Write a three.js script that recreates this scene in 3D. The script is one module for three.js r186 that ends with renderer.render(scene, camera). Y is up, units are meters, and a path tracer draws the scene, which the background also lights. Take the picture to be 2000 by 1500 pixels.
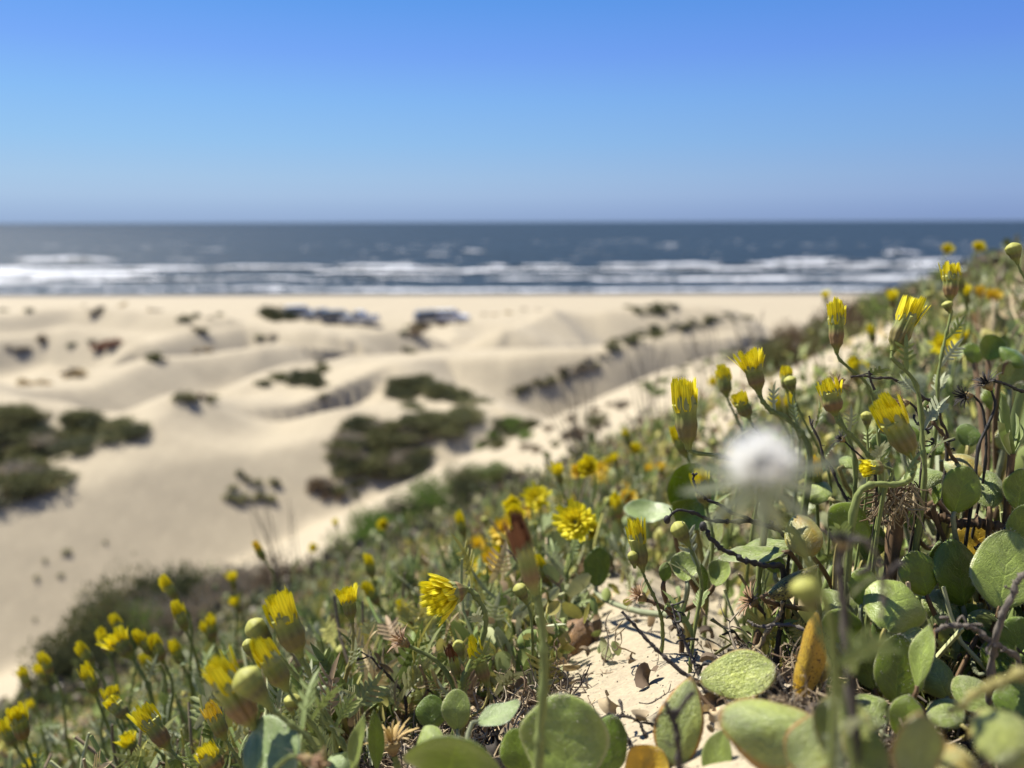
import * as THREE from 'three';
import { mergeGeometries } from 'three/addons/utils/BufferGeometryUtils.js';

// ------------------------------------------------------------------ camera, sky, sun, exposure
const scene = new THREE.Scene();
const EYE = 15.5, FPX = 1511, PITCH = 0.2068, ROLL = -0.003;
const camera = new THREE.PerspectiveCamera(2 * Math.atan(750 / FPX) * 180 / Math.PI, 4 / 3, 0.01, 60000);
camera.position.set(0, EYE, 0);
camera.rotation.set(-PITCH, 0, ROLL, 'YXZ');
camera.focus = 0.25;
camera.userData.fStop = 8.6;
camera.updateMatrixWorld(true);
scene.add(camera);

const clamp = (x, a, b) => Math.min(b, Math.max(a, x)), smooth = (a, b, x) => { const t = clamp((x - a) / (b - a), 0, 1); return t * t * (3 - 2 * t); }, lerp = (a, b, t) => a + (b - a) * t;
const EXPOSURE = 2.2;
const renderer = new THREE.WebGLRenderer({ antialias: true });
renderer.toneMapping = THREE.LinearToneMapping;
renderer.toneMappingExposure = EXPOSURE;
renderer.shadowMap.enabled = true;

const SUN = new THREE.Vector3(-0.62, 1.08, -0.52).normalize();
const sun = new THREE.DirectionalLight(new THREE.Color().setRGB(1, 0.945, 0.84), 5);
sun.name = 'sun';
sun.position.copy(SUN).multiplyScalar(120).add(new THREE.Vector3(0, EYE, -40));
sun.target.position.set(0, EYE, -40);
sun.castShadow = true;
Object.assign(sun.shadow.camera, { left: -120, right: 120, top: 160, bottom: -160, near: 1, far: 400 });
sun.shadow.mapSize.set(4096, 4096);
scene.add(sun, sun.target);

{ // clear sky: pale and grey along the sea horizon, deep blue overhead, a little paler towards the sun
  const W = 1024, H = 1024, data = new Float32Array(W * H * 4);
  const stops = [[-90, .27, .33, .45], [0, .29, .405, .625], [0.5, .31, .43, .66], [1.8, .36, .505, .735], [3, .345, .52, .765], [5.4, .27, .495, .82], [8.2, .21, .44, .85], [11.1, .16, .348, .86], [14.5, .104, .30, .785], [30, .07, .19, .60], [60, .05, .14, .45], [90, .045, .125, .41]];
  const d = new THREE.Vector3();
  for (let j = 0; j < H; j++) {
    const e = (j + 0.5) / H * 180 - 90;
    let k = 0; while (k < stops.length - 2 && e > stops[k + 1][0]) k++;
    const a = stops[k], b = stops[k + 1];
    let t = Math.min(1, Math.max(0, (e - a[0]) / (b[0] - a[0])));
    for (let i = 0; i < W; i++) {
      const az = (i + 0.5) / W * 2 * Math.PI - Math.PI, el = e * Math.PI / 180;
      d.set(Math.cos(el) * Math.cos(az), Math.sin(el), Math.cos(el) * Math.sin(az));
      const m = Math.max(-0.3, d.dot(SUN));
      const pale = clamp(1 + 0.68 * (m - 0.43), 0.78, 1.4);
      for (let c = 0; c < 3; c++) {
        let v = a[c + 1] + (b[c + 1] - a[c + 1]) * t;
        if (e > 0) v *= lerp(1, pale, [1, 0.9, 0.45][c]);
        data[(j * W + i) * 4 + c] = v / EXPOSURE;
      }
      data[(j * W + i) * 4 + 3] = 1;
    }
  }
  const sky = new THREE.DataTexture(data, W, H, THREE.RGBAFormat, THREE.FloatType);
  sky.mapping = THREE.EquirectangularReflectionMapping;
  sky.magFilter = sky.minFilter = THREE.LinearFilter;
  sky.needsUpdate = true;
  scene.background = sky;
  scene.environment = sky;
}

// ------------------------------------------------------------------ helpers
const V3 = (x, y, z) => new THREE.Vector3(x, y, z);
function rng(seed) { let s = seed >>> 0; return () => { s = (s + 0x6D2B79F5) >>> 0; let t = Math.imul(s ^ (s >>> 15), 1 | s); t = (t + Math.imul(t ^ (t >>> 7), 61 | t)) ^ t; return ((t ^ (t >>> 14)) >>> 0) / 4294967296; }; }
function hash2(x, y) { let h = Math.imul(x, 374761393) ^ Math.imul(y, 668265263); h = Math.imul(h ^ (h >>> 13), 1274126177); return ((h ^ (h >>> 16)) >>> 0) / 4294967296; }
function noise(x, y, per = 0) { // value noise, 0..1; per = repeat period
  let xi = Math.floor(x), yi = Math.floor(y); const fx = x - xi, fy = y - yi;
  const sx = fx * fx * fx * (fx * (fx * 6 - 15) + 10), sy = fy * fy * fy * (fy * (fy * 6 - 15) + 10);
  const w = (i) => per ? ((i % per) + per) % per : i;
  const a = hash2(w(xi), w(yi)), b = hash2(w(xi + 1), w(yi)), c = hash2(w(xi), w(yi + 1)), e = hash2(w(xi + 1), w(yi + 1));
  return a + (b - a) * sx + (c - a) * sy + (a - b - c + e) * sx * sy;
}
function fbm(x, y, o = 4, per = 0) { let s = 0, a = 0.5, n = 0; for (let i = 0; i < o; i++) { s += a * noise(x + i * 17.3 * (per ? 0 : 1), y - i * 9.1 * (per ? 0 : 1), per); n += a; a *= 0.5; x *= 2; y *= 2; per *= 2; } return s / n; }

// a point of the place seen in direction (u, v) of the 2000 x 1500 photograph at depth d metres
const P = (u, v, d) => V3((u - 1000) / FPX * d, (750 - v) / FPX * d, -d).applyMatrix4(camera.matrixWorld);
const camDir = (x, y, z) => V3(x, y, z).transformDirection(camera.matrixWorld);
const inv = camera.matrixWorld.clone().invert();
function toPixel(p) { const q = p.clone().applyMatrix4(inv); return q.z > -0.01 ? null : [1000 + q.x / -q.z * FPX, 750 - q.y / -q.z * FPX, -q.z]; }

const used = {};
function numbered(n) { used[n] = (used[n] ?? -1) + 1; return used[n] ? `${n}_${String(used[n]).padStart(3, '0')}` : n; }
function thing(name, label, category, base, group) {
  const g = new THREE.Group(); g.name = numbered(name); g.position.copy(base); g.userData = { label, category };
  if (group) g.userData.group = group;
  scene.add(g); return g;
}
function shadows(m) { m.castShadow = m.receiveShadow = true; return m; }
function part(g, name, geo, mat, at) { // geometry in world axes, moved to the thing's base
  const m = shadows(new THREE.Mesh(geo, mat)); m.name = name;
  if (at) m.position.copy(at); else geo.translate(-g.position.x, -g.position.y, -g.position.z);
  g.add(m); return m;
}
function structure(name, geo, mat, kind = 'structure', label, category) {
  const m = shadows(new THREE.Mesh(geo, mat)); m.name = name; m.userData = { kind, label, category }; scene.add(m); return m;
}
function geom(pos, idx, uv, col) {
  const g = new THREE.BufferGeometry();
  g.setAttribute('position', new THREE.BufferAttribute(new Float32Array(pos), 3));
  g.setAttribute('uv', new THREE.BufferAttribute(new Float32Array(uv && uv.length ? uv : new Float32Array(pos.length / 3 * 2)), 2));
  if (col) g.setAttribute('color', new THREE.BufferAttribute(new Float32Array(col), 3));
  g.setIndex(idx); g.computeVertexNormals(); return g;
}
const merge = (list) => mergeGeometries(list.filter(Boolean), false);

// a round stem along points with a radius at each end
function tube(points, r0, r1, o = {}) {
  const { n = Math.max(6, points.length * 5), m = 7, rough = 0, seed = 1, knots = 0 } = o, R = rng(seed);
  const curve = points.length > 2 ? new THREE.CatmullRomCurve3(points, false, 'centripetal') : new THREE.LineCurve3(points[0], points[1]);
  const pos = [], uv = [], idx = [];
  let nrm = null;
  const len = curve.getLength();
  for (let i = 0; i <= n; i++) {
    const t = i / n, c = curve.getPoint(t), tan = curve.getTangent(t);
    if (!nrm) { nrm = Math.abs(tan.y) < 0.9 ? V3(0, 1, 0) : V3(1, 0, 0); }
    nrm = nrm.clone().sub(tan.clone().multiplyScalar(nrm.dot(tan))).normalize();
    const bin = tan.clone().cross(nrm);
    let r = lerp(r0, r1, t) * (1 + rough * (R() - 0.5) * 2);
    if (knots && i % knots === 0) r *= 1.35;
    for (let j = 0; j <= m; j++) {
      const a = j / m * Math.PI * 2, rr = r * (1 + rough * 0.5 * Math.sin(a * 3 + i));
      pos.push(c.x + (nrm.x * Math.cos(a) + bin.x * Math.sin(a)) * rr, c.y + (nrm.y * Math.cos(a) + bin.y * Math.sin(a)) * rr, c.z + (nrm.z * Math.cos(a) + bin.z * Math.sin(a)) * rr);
      uv.push(j / m, t * len / 0.02);
    }
  }
  for (let i = 0; i < n; i++) for (let j = 0; j < m; j++) { const a = i * (m + 1) + j, b = a + m + 1; idx.push(a, a + 1, b, b, a + 1, b + 1); }
  const e0 = pos.length / 3; pos.push(points[0].x, points[0].y, points[0].z); uv.push(0, 0);
  for (let j = 0; j < m; j++) idx.push(e0, j + 1, j);
  const e1 = pos.length / 3, last = points[points.length - 1], o1 = n * (m + 1); pos.push(last.x, last.y, last.z); uv.push(0, 1);
  for (let j = 0; j < m; j++) idx.push(e1, o1 + j, o1 + j + 1);
  return geom(pos, idx, uv);
}

// textures
function tex(size, f, srgb = true, repeat) {
  const d = new Uint8Array(size * size * 4);
  for (let j = 0; j < size; j++) for (let i = 0; i < size; i++) {
    const c = f(i / size, j / size), k = (j * size + i) * 4;
    d[k] = clamp(c[0], 0, 1) * 255; d[k + 1] = clamp(c[1], 0, 1) * 255; d[k + 2] = clamp(c[2], 0, 1) * 255; d[k + 3] = 255;
  }
  const t = new THREE.DataTexture(d, size, size, THREE.RGBAFormat);
  t.wrapS = t.wrapT = THREE.RepeatWrapping; t.magFilter = THREE.LinearFilter; t.minFilter = THREE.LinearMipmapLinearFilter;
  if (srgb) t.colorSpace = THREE.SRGBColorSpace;
  t.needsUpdate = true; return t;
}
const lin = (r, g, b) => new THREE.Color().setRGB(r, g, b);
const mat = (o) => { const m = new THREE.MeshPhysicalMaterial({ side: THREE.DoubleSide, roughness: 0.85, ...o }); m.color.multiplyScalar(0.69); return m; };

// ------------------------------------------------------------------ the terrain: one height for each (x, distance ahead)
const ground = (u, v) => { const r = P(u, v, 1).sub(camera.position); const f = -r.z; return { X: r.x / f, Y: r.y / f }; };
const at = (u, v, drop) => { const r = ground(u, v), d = drop / -r.Y; return [r.X * d, d, EYE - drop]; };
const ridges = [
  // crest points as seen, metres below the eye; width on the far (left) side, width on the near (right) side
  { p: [[-140, 1090, 10.1], [0, 1045, 9.9], [300, 948, 9.6], [640, 862, 9.3], [740, 800, 9.9]], wl: 5.5, wr: 8 },
  { p: [[-60, 975, 9.2], [120, 915, 9.0], [300, 848, 8.5], [372, 788, 8.0], [425, 782, 8.8]], wl: 5.0, wr: 7.0 },
  { p: [[-80, 792, 8.9], [180, 747, 9.1], [330, 705, 9.4], [560, 682, 10.2]], wl: 12, wr: 5 },
  { p: [[772, 737, 9.2], [870, 706, 9.0], [1000, 700, 8.6], [1180, 688, 8.2], [1420, 660, 7.6]], wl: 17, wr: 4.5 },
  { p: [[500, 770, 10.3], [560, 733, 10.2], [640, 742, 10.6], [720, 735, 11.2]], wl: 5, wr: 7 },
  { p: [[-80, 778, 8.2], [60, 792, 8.2], [180, 815, 8.5], [285, 850, 9.2]], wl: 6, wr: 6.5 },
  { p: [[755, 748, 9.6], [850, 755, 9.2], [950, 800, 9.2]], wl: 8, wr: 7 },
  { p: [[640, 850, 9.9], [760, 830, 9.5], [900, 840, 9.2]], wl: 6, wr: 6 },
  { p: [[-40, 655, 10.9], [120, 640, 10.8], [330, 662, 11.0]], wl: 5, wr: 4 },
  { p: [[300, 668, 10.6], [480, 640, 10.7], [640, 655, 11.0]], wl: 6, wr: 4 },
  { p: [[-60, 618, 11.6], [150, 600, 11.5], [420, 618, 11.9]], wl: 5, wr: 4 },
  { p: [[540, 640, 11.4], [700, 650, 11.2], [800, 640, 11.4]], wl: 5, wr: 4 },
  { p: [[1000, 640, 10.2], [1090, 608, 11.0], [1240, 600, 10.8], [1400, 598, 10.8]], wl: 6, wr: 6 },
].map((r) => ({ ...r, p: r.p.map((q) => at(...q)) }));
function dunes(x, d) {
  const base = d < 108 ? lerp(1.6, 1.5, smooth(22, 108, d)) : d < 122 ? lerp(1.5, 1.35, smooth(108, 122, d)) : lerp(1.35, -1.4, clamp((d - 122) / 95, 0, 1));
  let s = 0;
  for (const r of ridges) {
    let best = 1e9, hc = 0, side = 1;
    for (let i = 0; i < r.p.length - 1; i++) {
      const [ax, ad, ah] = r.p[i], [bx, bd, bh] = r.p[i + 1], ex = bx - ax, ed = bd - ad;
      const tt = ((x - ax) * ex + (d - ad) * ed) / (ex * ex + ed * ed), t = clamp(tt, 0, 1);
      const qx = x - ax - ex * t, qd = d - ad - ed * t, l = qx * qx + qd * qd;
      if (l < best) { best = l; hc = lerp(ah, bh, t); side = ex * qd - ed * qx; }
    }
    best = Math.sqrt(best);
    const lw = smooth(-1.2, 1.2, side / Math.max(1, Math.hypot(1, 1))), w = lerp(r.wr, r.wl, lw) * 1.15;
    const a = Math.max(0, hc - base);
    const q = best / w;
    // rounded brink, straight slip face
    const f = q < 1 ? lerp(1 - (0.55 * q * (1.12 - 0.12 * q) + 0.45 * q * q * (1.55 - 0.55 * q)), 1 - q * q * (1.55 - 0.55 * q), lw) : 0;
    s += Math.pow(a * Math.max(0, f), 3.2);
  }
  let h = base + Math.pow(s, 1 / 3.2);
  const roll = smooth(16, 40, d) * (1 - smooth(100, 116, d));
  const n1 = 1 - Math.abs(2 * fbm(x / 13 + 3.1, d / 19 + 7.7, 3) - 1), n2 = fbm(x / 4.1, d / 5.2 + 31, 3) - 0.5;
  h += roll * (1.15 * (n1 - 0.72) + 0.5 * n2) * (1 - 0.5 * smooth(60, 20, d));
  return h;
}
function nearSlope(x, d) {
  let h = EYE - 0.092 + 0.46 * x - 0.335 * d;
  const far = Math.max(0, d - 3); h -= 0.011 * far * far;
  if (d < 0) h -= 0.06 * d * d;
  const r = Math.hypot(x, d);
  h -= 0.012 * Math.max(0, x - 3) * Math.max(0, x - 3);
  const g = (cx, cd, a, w) => a * Math.exp(-((x - cx) ** 2 + (d - cd) ** 2) / (w * w));
  h += g(0.50, 1.18, 0.06, 0.30) + g(0.30, 0.95, 0.035, 0.2) + g(0.9, 1.9, 0.05, 0.5) - g(0.16, 0.42, 0.006, 0.07);
  h -= 0.065 * smooth(0.05, 0.14, x) * (1 - smooth(0.35, 0.8, r));
  h += 0.020 * (fbm(x * 5 + 9, d * 5, 3) - 0.5) * smooth(0.15, 0.6, r) + 0.05 * (fbm(x * 1.3, d * 1.3 + 4, 2) - 0.5) * smooth(0.8, 3, r);
  h += 0.0042 * (fbm(x * 34, d * 34 + 2, 3) - 0.5) + 0.0016 * (fbm(x * 160, d * 160 + 2, 2) - 0.5) * (1 - smooth(0.6, 1.4, r));
  return h;
}
function secondSlope(x, d) {
  const far = Math.max(0, d - 26), right = Math.max(0, x - 4.6);
  return EYE - 1.05 - 0.245 * d + 0.46 * x - 0.004 * far * far - 0.075 * right * right + 0.22 * (fbm(x * 0.5, d * 0.5 + 77, 3) - 0.5) * smooth(4, 9, d) - 3.2 * smooth(9, 4, d);
}
function heightAt(x, d) {
  const N = nearSlope(x, d), r = Math.hypot(x, d);
  if (r < 3) return N;
  const A = dunes(x, d), S = d > 3 ? secondSlope(x, d) : -50;
  const k = 0.35, sm = (a, b) => { const h = Math.max(k - Math.abs(a - b), 0) / k; return Math.max(a, b) + h * h * k * 0.25; };
  let h = sm(A, S);
  const t = smooth(3, 4.5, r);
  return lerp(N, sm(N, h), t);
}
const H = (p) => heightAt(p.x, -p.z);
// where the line of sight (u, v) comes within c metres above the ground
function hit(u, v, c = 0, from = 0.1, to = 180) {
  const r = P(u, v, 1).sub(camera.position); let t0 = from;
  const f = (t) => EYE + r.y * t - heightAt(r.x * t, -r.z * t) - c;
  while (f(from) < 0 && from < 60) from *= 1.1; t0 = from;
  for (let t = from; t < to; t *= 1.02) { if (f(t) < 0) { let a = t0, b = t; for (let k = 0; k < 16; k++) { const m = (a + b) / 2; if (f(m) < 0) b = m; else a = m; } return camera.position.clone().addScaledVector(r, b); } t0 = t; }
  return null;
}

const sandTex = tex(512, (u, v) => {
  const n = fbm(u * 6, v * 6, 4, 6), g = hash2(Math.floor(u * 512), Math.floor(v * 512)), g2 = noise(u * 128, v * 128, 128);
  let k = 0.93 + 0.10 * (n - 0.5) + 0.10 * (g - 0.5) + 0.07 * (g2 - 0.5);
  if (g > 0.992) k *= 0.66;
  return [k, k * (0.99 + 0.012 * (g2 - 0.5)), k * (0.975 + 0.03 * (g - 0.5))];
});
const sandBump = tex(512, (u, v) => { const k = 0.5 * noise(u * 200, v * 200, 200) + 0.3 * noise(u * 90, v * 90, 90) + 0.2 * fbm(u * 20, v * 20, 3, 20); return [k, k, k]; }, false);
const sandNear = new THREE.MeshStandardMaterial({ map: sandTex, bumpMap: sandBump, bumpScale: 0.0005, roughness: 0.95, vertexColors: true });
const sandFar = new THREE.MeshStandardMaterial({ map: sandTex, roughness: 0.95, vertexColors: true });
function polar(r0, r1, rows, cols, scaleUv, farther) {
  const pos = [], uv = [], col = [], idx = [], az = [];
  for (let i = 0; i <= cols; i++) az.push(lerp(-0.86, 0.86, i / cols));
  const rest = 56; for (let i = 1; i < rest; i++) az.push(lerp(0.86, 2 * Math.PI - 0.86, i / rest));
  const C = az.length;
  for (let j = 0; j <= rows; j++) {
    const r = r0 * Math.pow(r1 / r0, j / rows);
    for (const a of az) {
      const x = Math.sin(a) * r, d = Math.cos(a) * r, h = heightAt(x, d);
      pos.push(x, h, -d); uv.push(x / scaleUv, d / scaleUv);
      const n = fbm(x * 0.35 + 5, d * 0.35, 3) - 0.5, m = fbm(x * 2.1 + 50, d * 2.1, 2) - 0.5;
      let c = [0.35, 0.303, 0.212]; const k = 1 + 0.10 * n + 0.05 * m;
      const wet = smooth(160, 171, d + 3 * (fbm(x * 0.03, 3, 2) - 0.5));       // sand the sea has wetted
      c = [c[0] * k * lerp(1, 0.5, wet), c[1] * k * lerp(1, 0.52, wet), c[2] * k * lerp(1, 0.58, wet)];
      col.push(...c);
    }
  }
  for (let j = 0; j < rows; j++) for (let i = 0; i < C; i++) { const a = j * C + i, b = j * C + (i + 1) % C; idx.push(a, b, a + C, b, b + C, a + C); }
  if (!farther) { const c = pos.length / 3; pos.push(0, heightAt(0, 0), 0); uv.push(0, 0); col.push(0.35, 0.303, 0.212); for (let i = 0; i < C; i++) idx.push(c, (i + 1) % C, i); }
  return geom(pos, idx, uv, col);
}
structure('sand_slope', polar(0.03, 5, 230, 400, 0.22, false), sandNear, 'structure', 'pale sand slope under the flowering plants', 'sand');
structure('dune_terrain', polar(5, 260, 300, 440, 1.4, true), sandFar, 'structure', 'pale sand dunes running down to the beach', 'dune');

// ------------------------------------------------------------------ the sea and its surf
const swellH = (x, d) => {
  if (d > 700) return 0;
  const s = 0.35 * Math.sin(d * 0.13 + 2.2 * fbm(x * 0.012, d * 0.01, 2)) + 0.5 * (fbm(x * 0.05, d * 0.12, 3) - 0.5);
  return s * smooth(172, 215, d) * (1 - 0.6 * smooth(380, 700, d));
};
const breakers = [ // x from, x to, distance, height: the rolls of breaking waves
  [-205, -163, 322, 2.0], [-400, -60, 258, 1.1], [-58, -18, 262, 1.2], [-12, 22, 268, 1.2], [30, 150, 272, 1.3], [95, 210, 285, 1.2], [-60, 40, 238, 0.8], [165, 182, 350, 1.9],
  [-260, -110, 236, 0.8], [45, 170, 240, 0.8], [-180, -20, 215, 0.6], [-10, 120, 212, 0.6], [-360, -190, 214, 0.6], [-26, -14, 400, 1.6], [215, 330, 300, 1.1]];
function roll(x, d) {
  let s = 0;
  for (const [a, b, c, h] of breakers) {
    const e = smooth(a - 6, a + 8, x) * (1 - smooth(b - 8, b + 6, x)); if (e <= 0) continue;
    const q = d - c - 5 * (fbm(x * 0.03 + c, c, 2) - 0.5);
    s += e * h * (0.65 + 0.7 * noise(x * 0.11, c)) * Math.exp(-(q * q) / (q < 0 ? 6 : 30));
  }
  return s;
}
const seaH = (x, d) => 0 + swellH(x, d) + roll(x, d);
{
  const rows = [], pos = [], uv = [], idx = [];
  for (let d = 164; d < 420; d += 1.6) rows.push(d);
  for (let d = 420; d < 30000; d *= 1.045) rows.push(d);
  const N = 260;
  for (const d of rows) for (let i = 0; i <= N; i++) { const x = (i / N * 2 - 1) * (d * 1.1 + 120); pos.push(x, seaH(x, d), -d); uv.push(x / 60, d / 60); }
  for (let j = 0; j < rows.length - 1; j++) for (let i = 0; i < N; i++) { const a = j * (N + 1) + i, b = a + N + 1; idx.push(a, a + 1, b, b, a + 1, b + 1); }
  const ripple = tex(512, (u, v) => { const k = 0.55 * fbm(u * 16, v * 40, 4, 8) + 0.45 * fbm(u * 40, v * 90, 3, 10); return [k, k, k]; }, false);
  const water = new THREE.MeshPhysicalMaterial({ color: lin(0.020, 0.032, 0.043), roughness: 0.45, specularIntensity: 0.2, ior: 1.33, bumpMap: ripple, bumpScale: 0.9 });
  structure('sea', geom(pos, idx, uv), water, 'structure', 'dark blue sea out to the horizon', 'sea');
}
{ // foam: broken white water, only where waves have broken
  const pos = [], idx = []; const id = new Map();
  const foamy = (x, d) => {
    const band = smooth(172, 178, d) * (1 - smooth(250, 280, d));
    const r = roll(x, d);
    const streak = fbm(x * 0.014 + 4, d * 0.13, 4), fine = fbm(x * 0.12, d * 0.6 + 9, 3);
    const outer = smooth(-0.1, 0.5, r) * 0.30;
    return band * (0.285 + 0.22 * (fbm(x * 0.012 + 90, d * 0.02, 2) - 0.5) + 1.15 * (streak - 0.5) + 0.5 * (fine - 0.5)) + outer + 0.25 * smooth(0.25, 0.7, r) * band + 0.26 * smooth(190, 176, d) * band > 0.497 + 0.03 * noise(x, d)
      || (r > 0.5 && fine > 0.4) || (d > 285 && fbm(x * 0.05 + 60, d * 0.25, 3) > 0.835);
  };
  const sx = 0.9, sd = 0.75;
  const vert = (i, j) => { const k = i * 4096 + j; if (!id.has(k)) { const x = i * sx - 430 + 0.3 * hash2(i, j), d = 170 + j * sd + 0.3 * hash2(j, i); id.set(k, pos.length / 3); pos.push(x, seaH(x, d) + 0.06 + 0.16 * hash2(i + 7, j), -d); } return id.get(k); };
  for (let j = 0; j < 640; j++) for (let i = 0; i < 920; i++) {
    const x = i * sx - 430, d = 170 + j * sd; if (Math.abs(x) > d * 0.75 + 25) continue; 
    if (foamy(x, d)) { const a = vert(i, j), b = vert(i + 1, j), c = vert(i, j + 1), e = vert(i + 1, j + 1); idx.push(a, b, c, b, e, c); }
  }
  structure('surf_foam', geom(pos, idx), new THREE.MeshStandardMaterial({ color: lin(0.47, 0.485, 0.50), roughness: 0.9, side: THREE.DoubleSide }), 'stuff', 'white foam of waves breaking along the shore', 'foam');
}

// ------------------------------------------------------------------ vehicles parked on the beach
{
  const glass = new THREE.MeshPhysicalMaterial({ color: lin(0.015, 0.02, 0.025), roughness: 0.08 });
  const rubber = new THREE.MeshStandardMaterial({ color: lin(0.02, 0.02, 0.02), roughness: 0.9 }), alloy = new THREE.MeshStandardMaterial({ color: lin(0.4, 0.41, 0.42), roughness: 0.4, metalness: 0.7 });
  const lampW = new THREE.MeshPhysicalMaterial({ color: lin(0.7, 0.7, 0.68), roughness: 0.15 }), lampR = new THREE.MeshPhysicalMaterial({ color: lin(0.4, 0.02, 0.02), roughness: 0.2 });
  const ext = (pts, w, bevel) => { const s = new THREE.Shape(pts.map(([x, y]) => new THREE.Vector2(x, y))); const g = new THREE.ExtrudeGeometry(s, { depth: w - 2 * bevel, bevelEnabled: true, bevelThickness: bevel, bevelSize: bevel, bevelSegments: 2, steps: 1 }); g.translate(0, 0, -(w - 2 * bevel) / 2); return g; };
  const tyreG = new THREE.TorusGeometry(0.29, 0.115, 10, 24), rimG = new THREE.CylinderGeometry(0.2, 0.2, 0.16, 16); rimG.rotateX(Math.PI / 2);
  function vehicle(u, v, turn, kind, paint, label) {
    const p = hit(u, v, 0, 20), g = thing('parked_vehicle', label, kind === 'pickup' ? 'pickup truck' : 'car', V3(p.x, H(p), p.z), 'vehicles parked on the beach');
    g.rotation.y = turn;
    const body = new THREE.MeshPhysicalMaterial({ color: paint, roughness: 0.35, clearcoat: 0.7, clearcoatRoughness: 0.1 });
    const low = [[-2.55, 0.42], [-2.6, 0.75], [-2.52, 1.05], [1.0, 1.1], [1.55, 1.06], [2.45, 0.95], [2.58, 0.7], [2.55, 0.42]];
    const roof = kind === 'pickup' ? [[-0.75, 1.08], [-0.6, 1.72], [0.45, 1.78], [1.25, 1.1]] : [[-2.45, 1.06], [-2.2, 1.72], [0.4, 1.8], [1.3, 1.1]];
    const add = (n, geo, m, x = 0, y = 0, z = 0, to = g) => { const o = shadows(new THREE.Mesh(geo, m)); o.name = n; o.position.set(x, y, z); to.add(o); return o; };
    add('body', ext(low, 1.86, 0.06), body); add('cab', ext(roof, 1.6, 0.07), body);
    const win = kind === 'pickup' ? [[[-0.5, 1.2], [-0.42, 1.62], [0.35, 1.66], [0.9, 1.2]]] : [[[-2.2, 1.2], [-2.05, 1.6], [-0.95, 1.64], [-0.95, 1.2]], [[-0.8, 1.2], [-0.8, 1.64], [0.3, 1.67], [0.95, 1.2]]];
    for (const w of win) for (const z of [-0.81, 0.81]) add('side_window', ext(w, 0.05, 0.01), glass, 0, 0, z);
    const ws = new THREE.BoxGeometry(0.9, 0.03, 1.35); add('windscreen', ws, glass, 0.98, 1.47, 0).rotation.z = -0.72;
    if (kind === 'pickup') { for (const z of [-0.85, 0.85]) add('bed_rail', new THREE.BoxGeometry(1.75, 0.16, 0.09), body, -1.65, 1.16, z); add('tailgate', new THREE.BoxGeometry(0.08, 0.5, 1.6), body, -2.6, 0.92, 0); }
    else add('rear_window', new THREE.BoxGeometry(0.03, 0.42, 1.3), glass, -2.44, 1.42, 0).rotation.z = -0.35;
    for (const x of [-1.6, 1.62]) for (const z of [-0.86, 0.86]) { const t = add('wheel', tyreG, rubber, x, 0.39, z); add('rim', rimG, alloy, 0, 0, 0, t); }
    for (const z of [-0.66, 0.66]) { add('headlight', new THREE.BoxGeometry(0.08, 0.16, 0.3), lampW, 2.6, 0.82, z); add('tail_light', new THREE.BoxGeometry(0.06, 0.3, 0.14), lampR, -2.63, 0.85, z * 1.2); }
    add('bumper', new THREE.BoxGeometry(0.14, 0.16, 1.75), rubber, 2.62, 0.5, 0);
  }
  vehicle(590, 621, 0.25, 'car', lin(0.46, 0.48, 0.5), 'pale car mostly hidden by the dark shrub on the beach');
  vehicle(628, 627, -0.2, 'pickup', lin(0.2, 0.22, 0.24), 'blue-grey pickup parked right of the dark beach shrub');
  vehicle(664, 631, 0.12, 'car', lin(0.10, 0.12, 0.14), 'dark low car between the two pickups on the beach');
  vehicle(703, 633, 2.9, 'pickup', lin(0.42, 0.44, 0.46), 'silver pickup at the right end of the beach row');
  vehicle(845, 631, 0.3, 'car', lin(0.16, 0.18, 0.2), 'dark grey car behind the lone white one on the beach');
  vehicle(880, 630, -0.15, 'car', lin(0.6, 0.6, 0.6), 'white car parked alone on the beach, furthest from the shrub');
}

// ------------------------------------------------------------------ shrubs
const leafBits = (n, R, rad, fill, size, flat = 0.75, slim = 0.45) => { // leaf-sized faces through an uneven mound
  const pos = [], idx = [], col = [];
  const lobes = []; for (let i = 0; i < 11; i++) { const a = R() * 6.283, r = 0.62 * Math.sqrt(R()); lobes.push([Math.cos(a) * r, 0.22 + 0.5 * R() * (1 - r * 0.8), Math.sin(a) * r, 0.24 + 0.22 * R()]); }
  for (let i = 0; i < n; i++) {
    const L = lobes[Math.floor(R() * lobes.length)], q = V3(R() - 0.5, R() - 0.5, R() - 0.5).normalize(), rr = L[3] * Math.pow(R(), fill);
    const p = V3(L[0] + q.x * rr, Math.max(0.015, L[1] + q.y * rr * 1.1), L[2] + q.z * rr);
    const dir = q.clone().multiplyScalar(0.8).add(V3(R() - 0.5, R() * 1.1 - 0.1, R() - 0.5)).normalize(), side = dir.clone().cross(V3(R() - 0.5, R() - 0.5, R() - 0.5)).normalize();
    const s = size * (0.6 + 0.9 * R()), a = p.clone(), b = p.clone().addScaledVector(dir, s * 0.5).addScaledVector(side, s * slim * 0.5), c = p.clone().addScaledVector(dir, s), e = p.clone().addScaledVector(dir, s * 0.5).addScaledVector(side, -s * slim * 0.5);
    const k = pos.length / 3; for (const z of [a, b, c, e]) pos.push(z.x * rad, z.y * rad * flat, z.z * rad);
    idx.push(k, k + 1, k + 2, k, k + 2, k + 3);
    const t = 0.72 + 0.55 * R(), w = R() < 0.07 ? 1 : 0; for (let z = 0; z < 4; z++) col.push(t * (w ? 1.7 : 1), t * (w ? 1.25 : 1), t * (w ? 1.2 : 1));
  }
  return geom(pos, idx, null, col);
};
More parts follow.
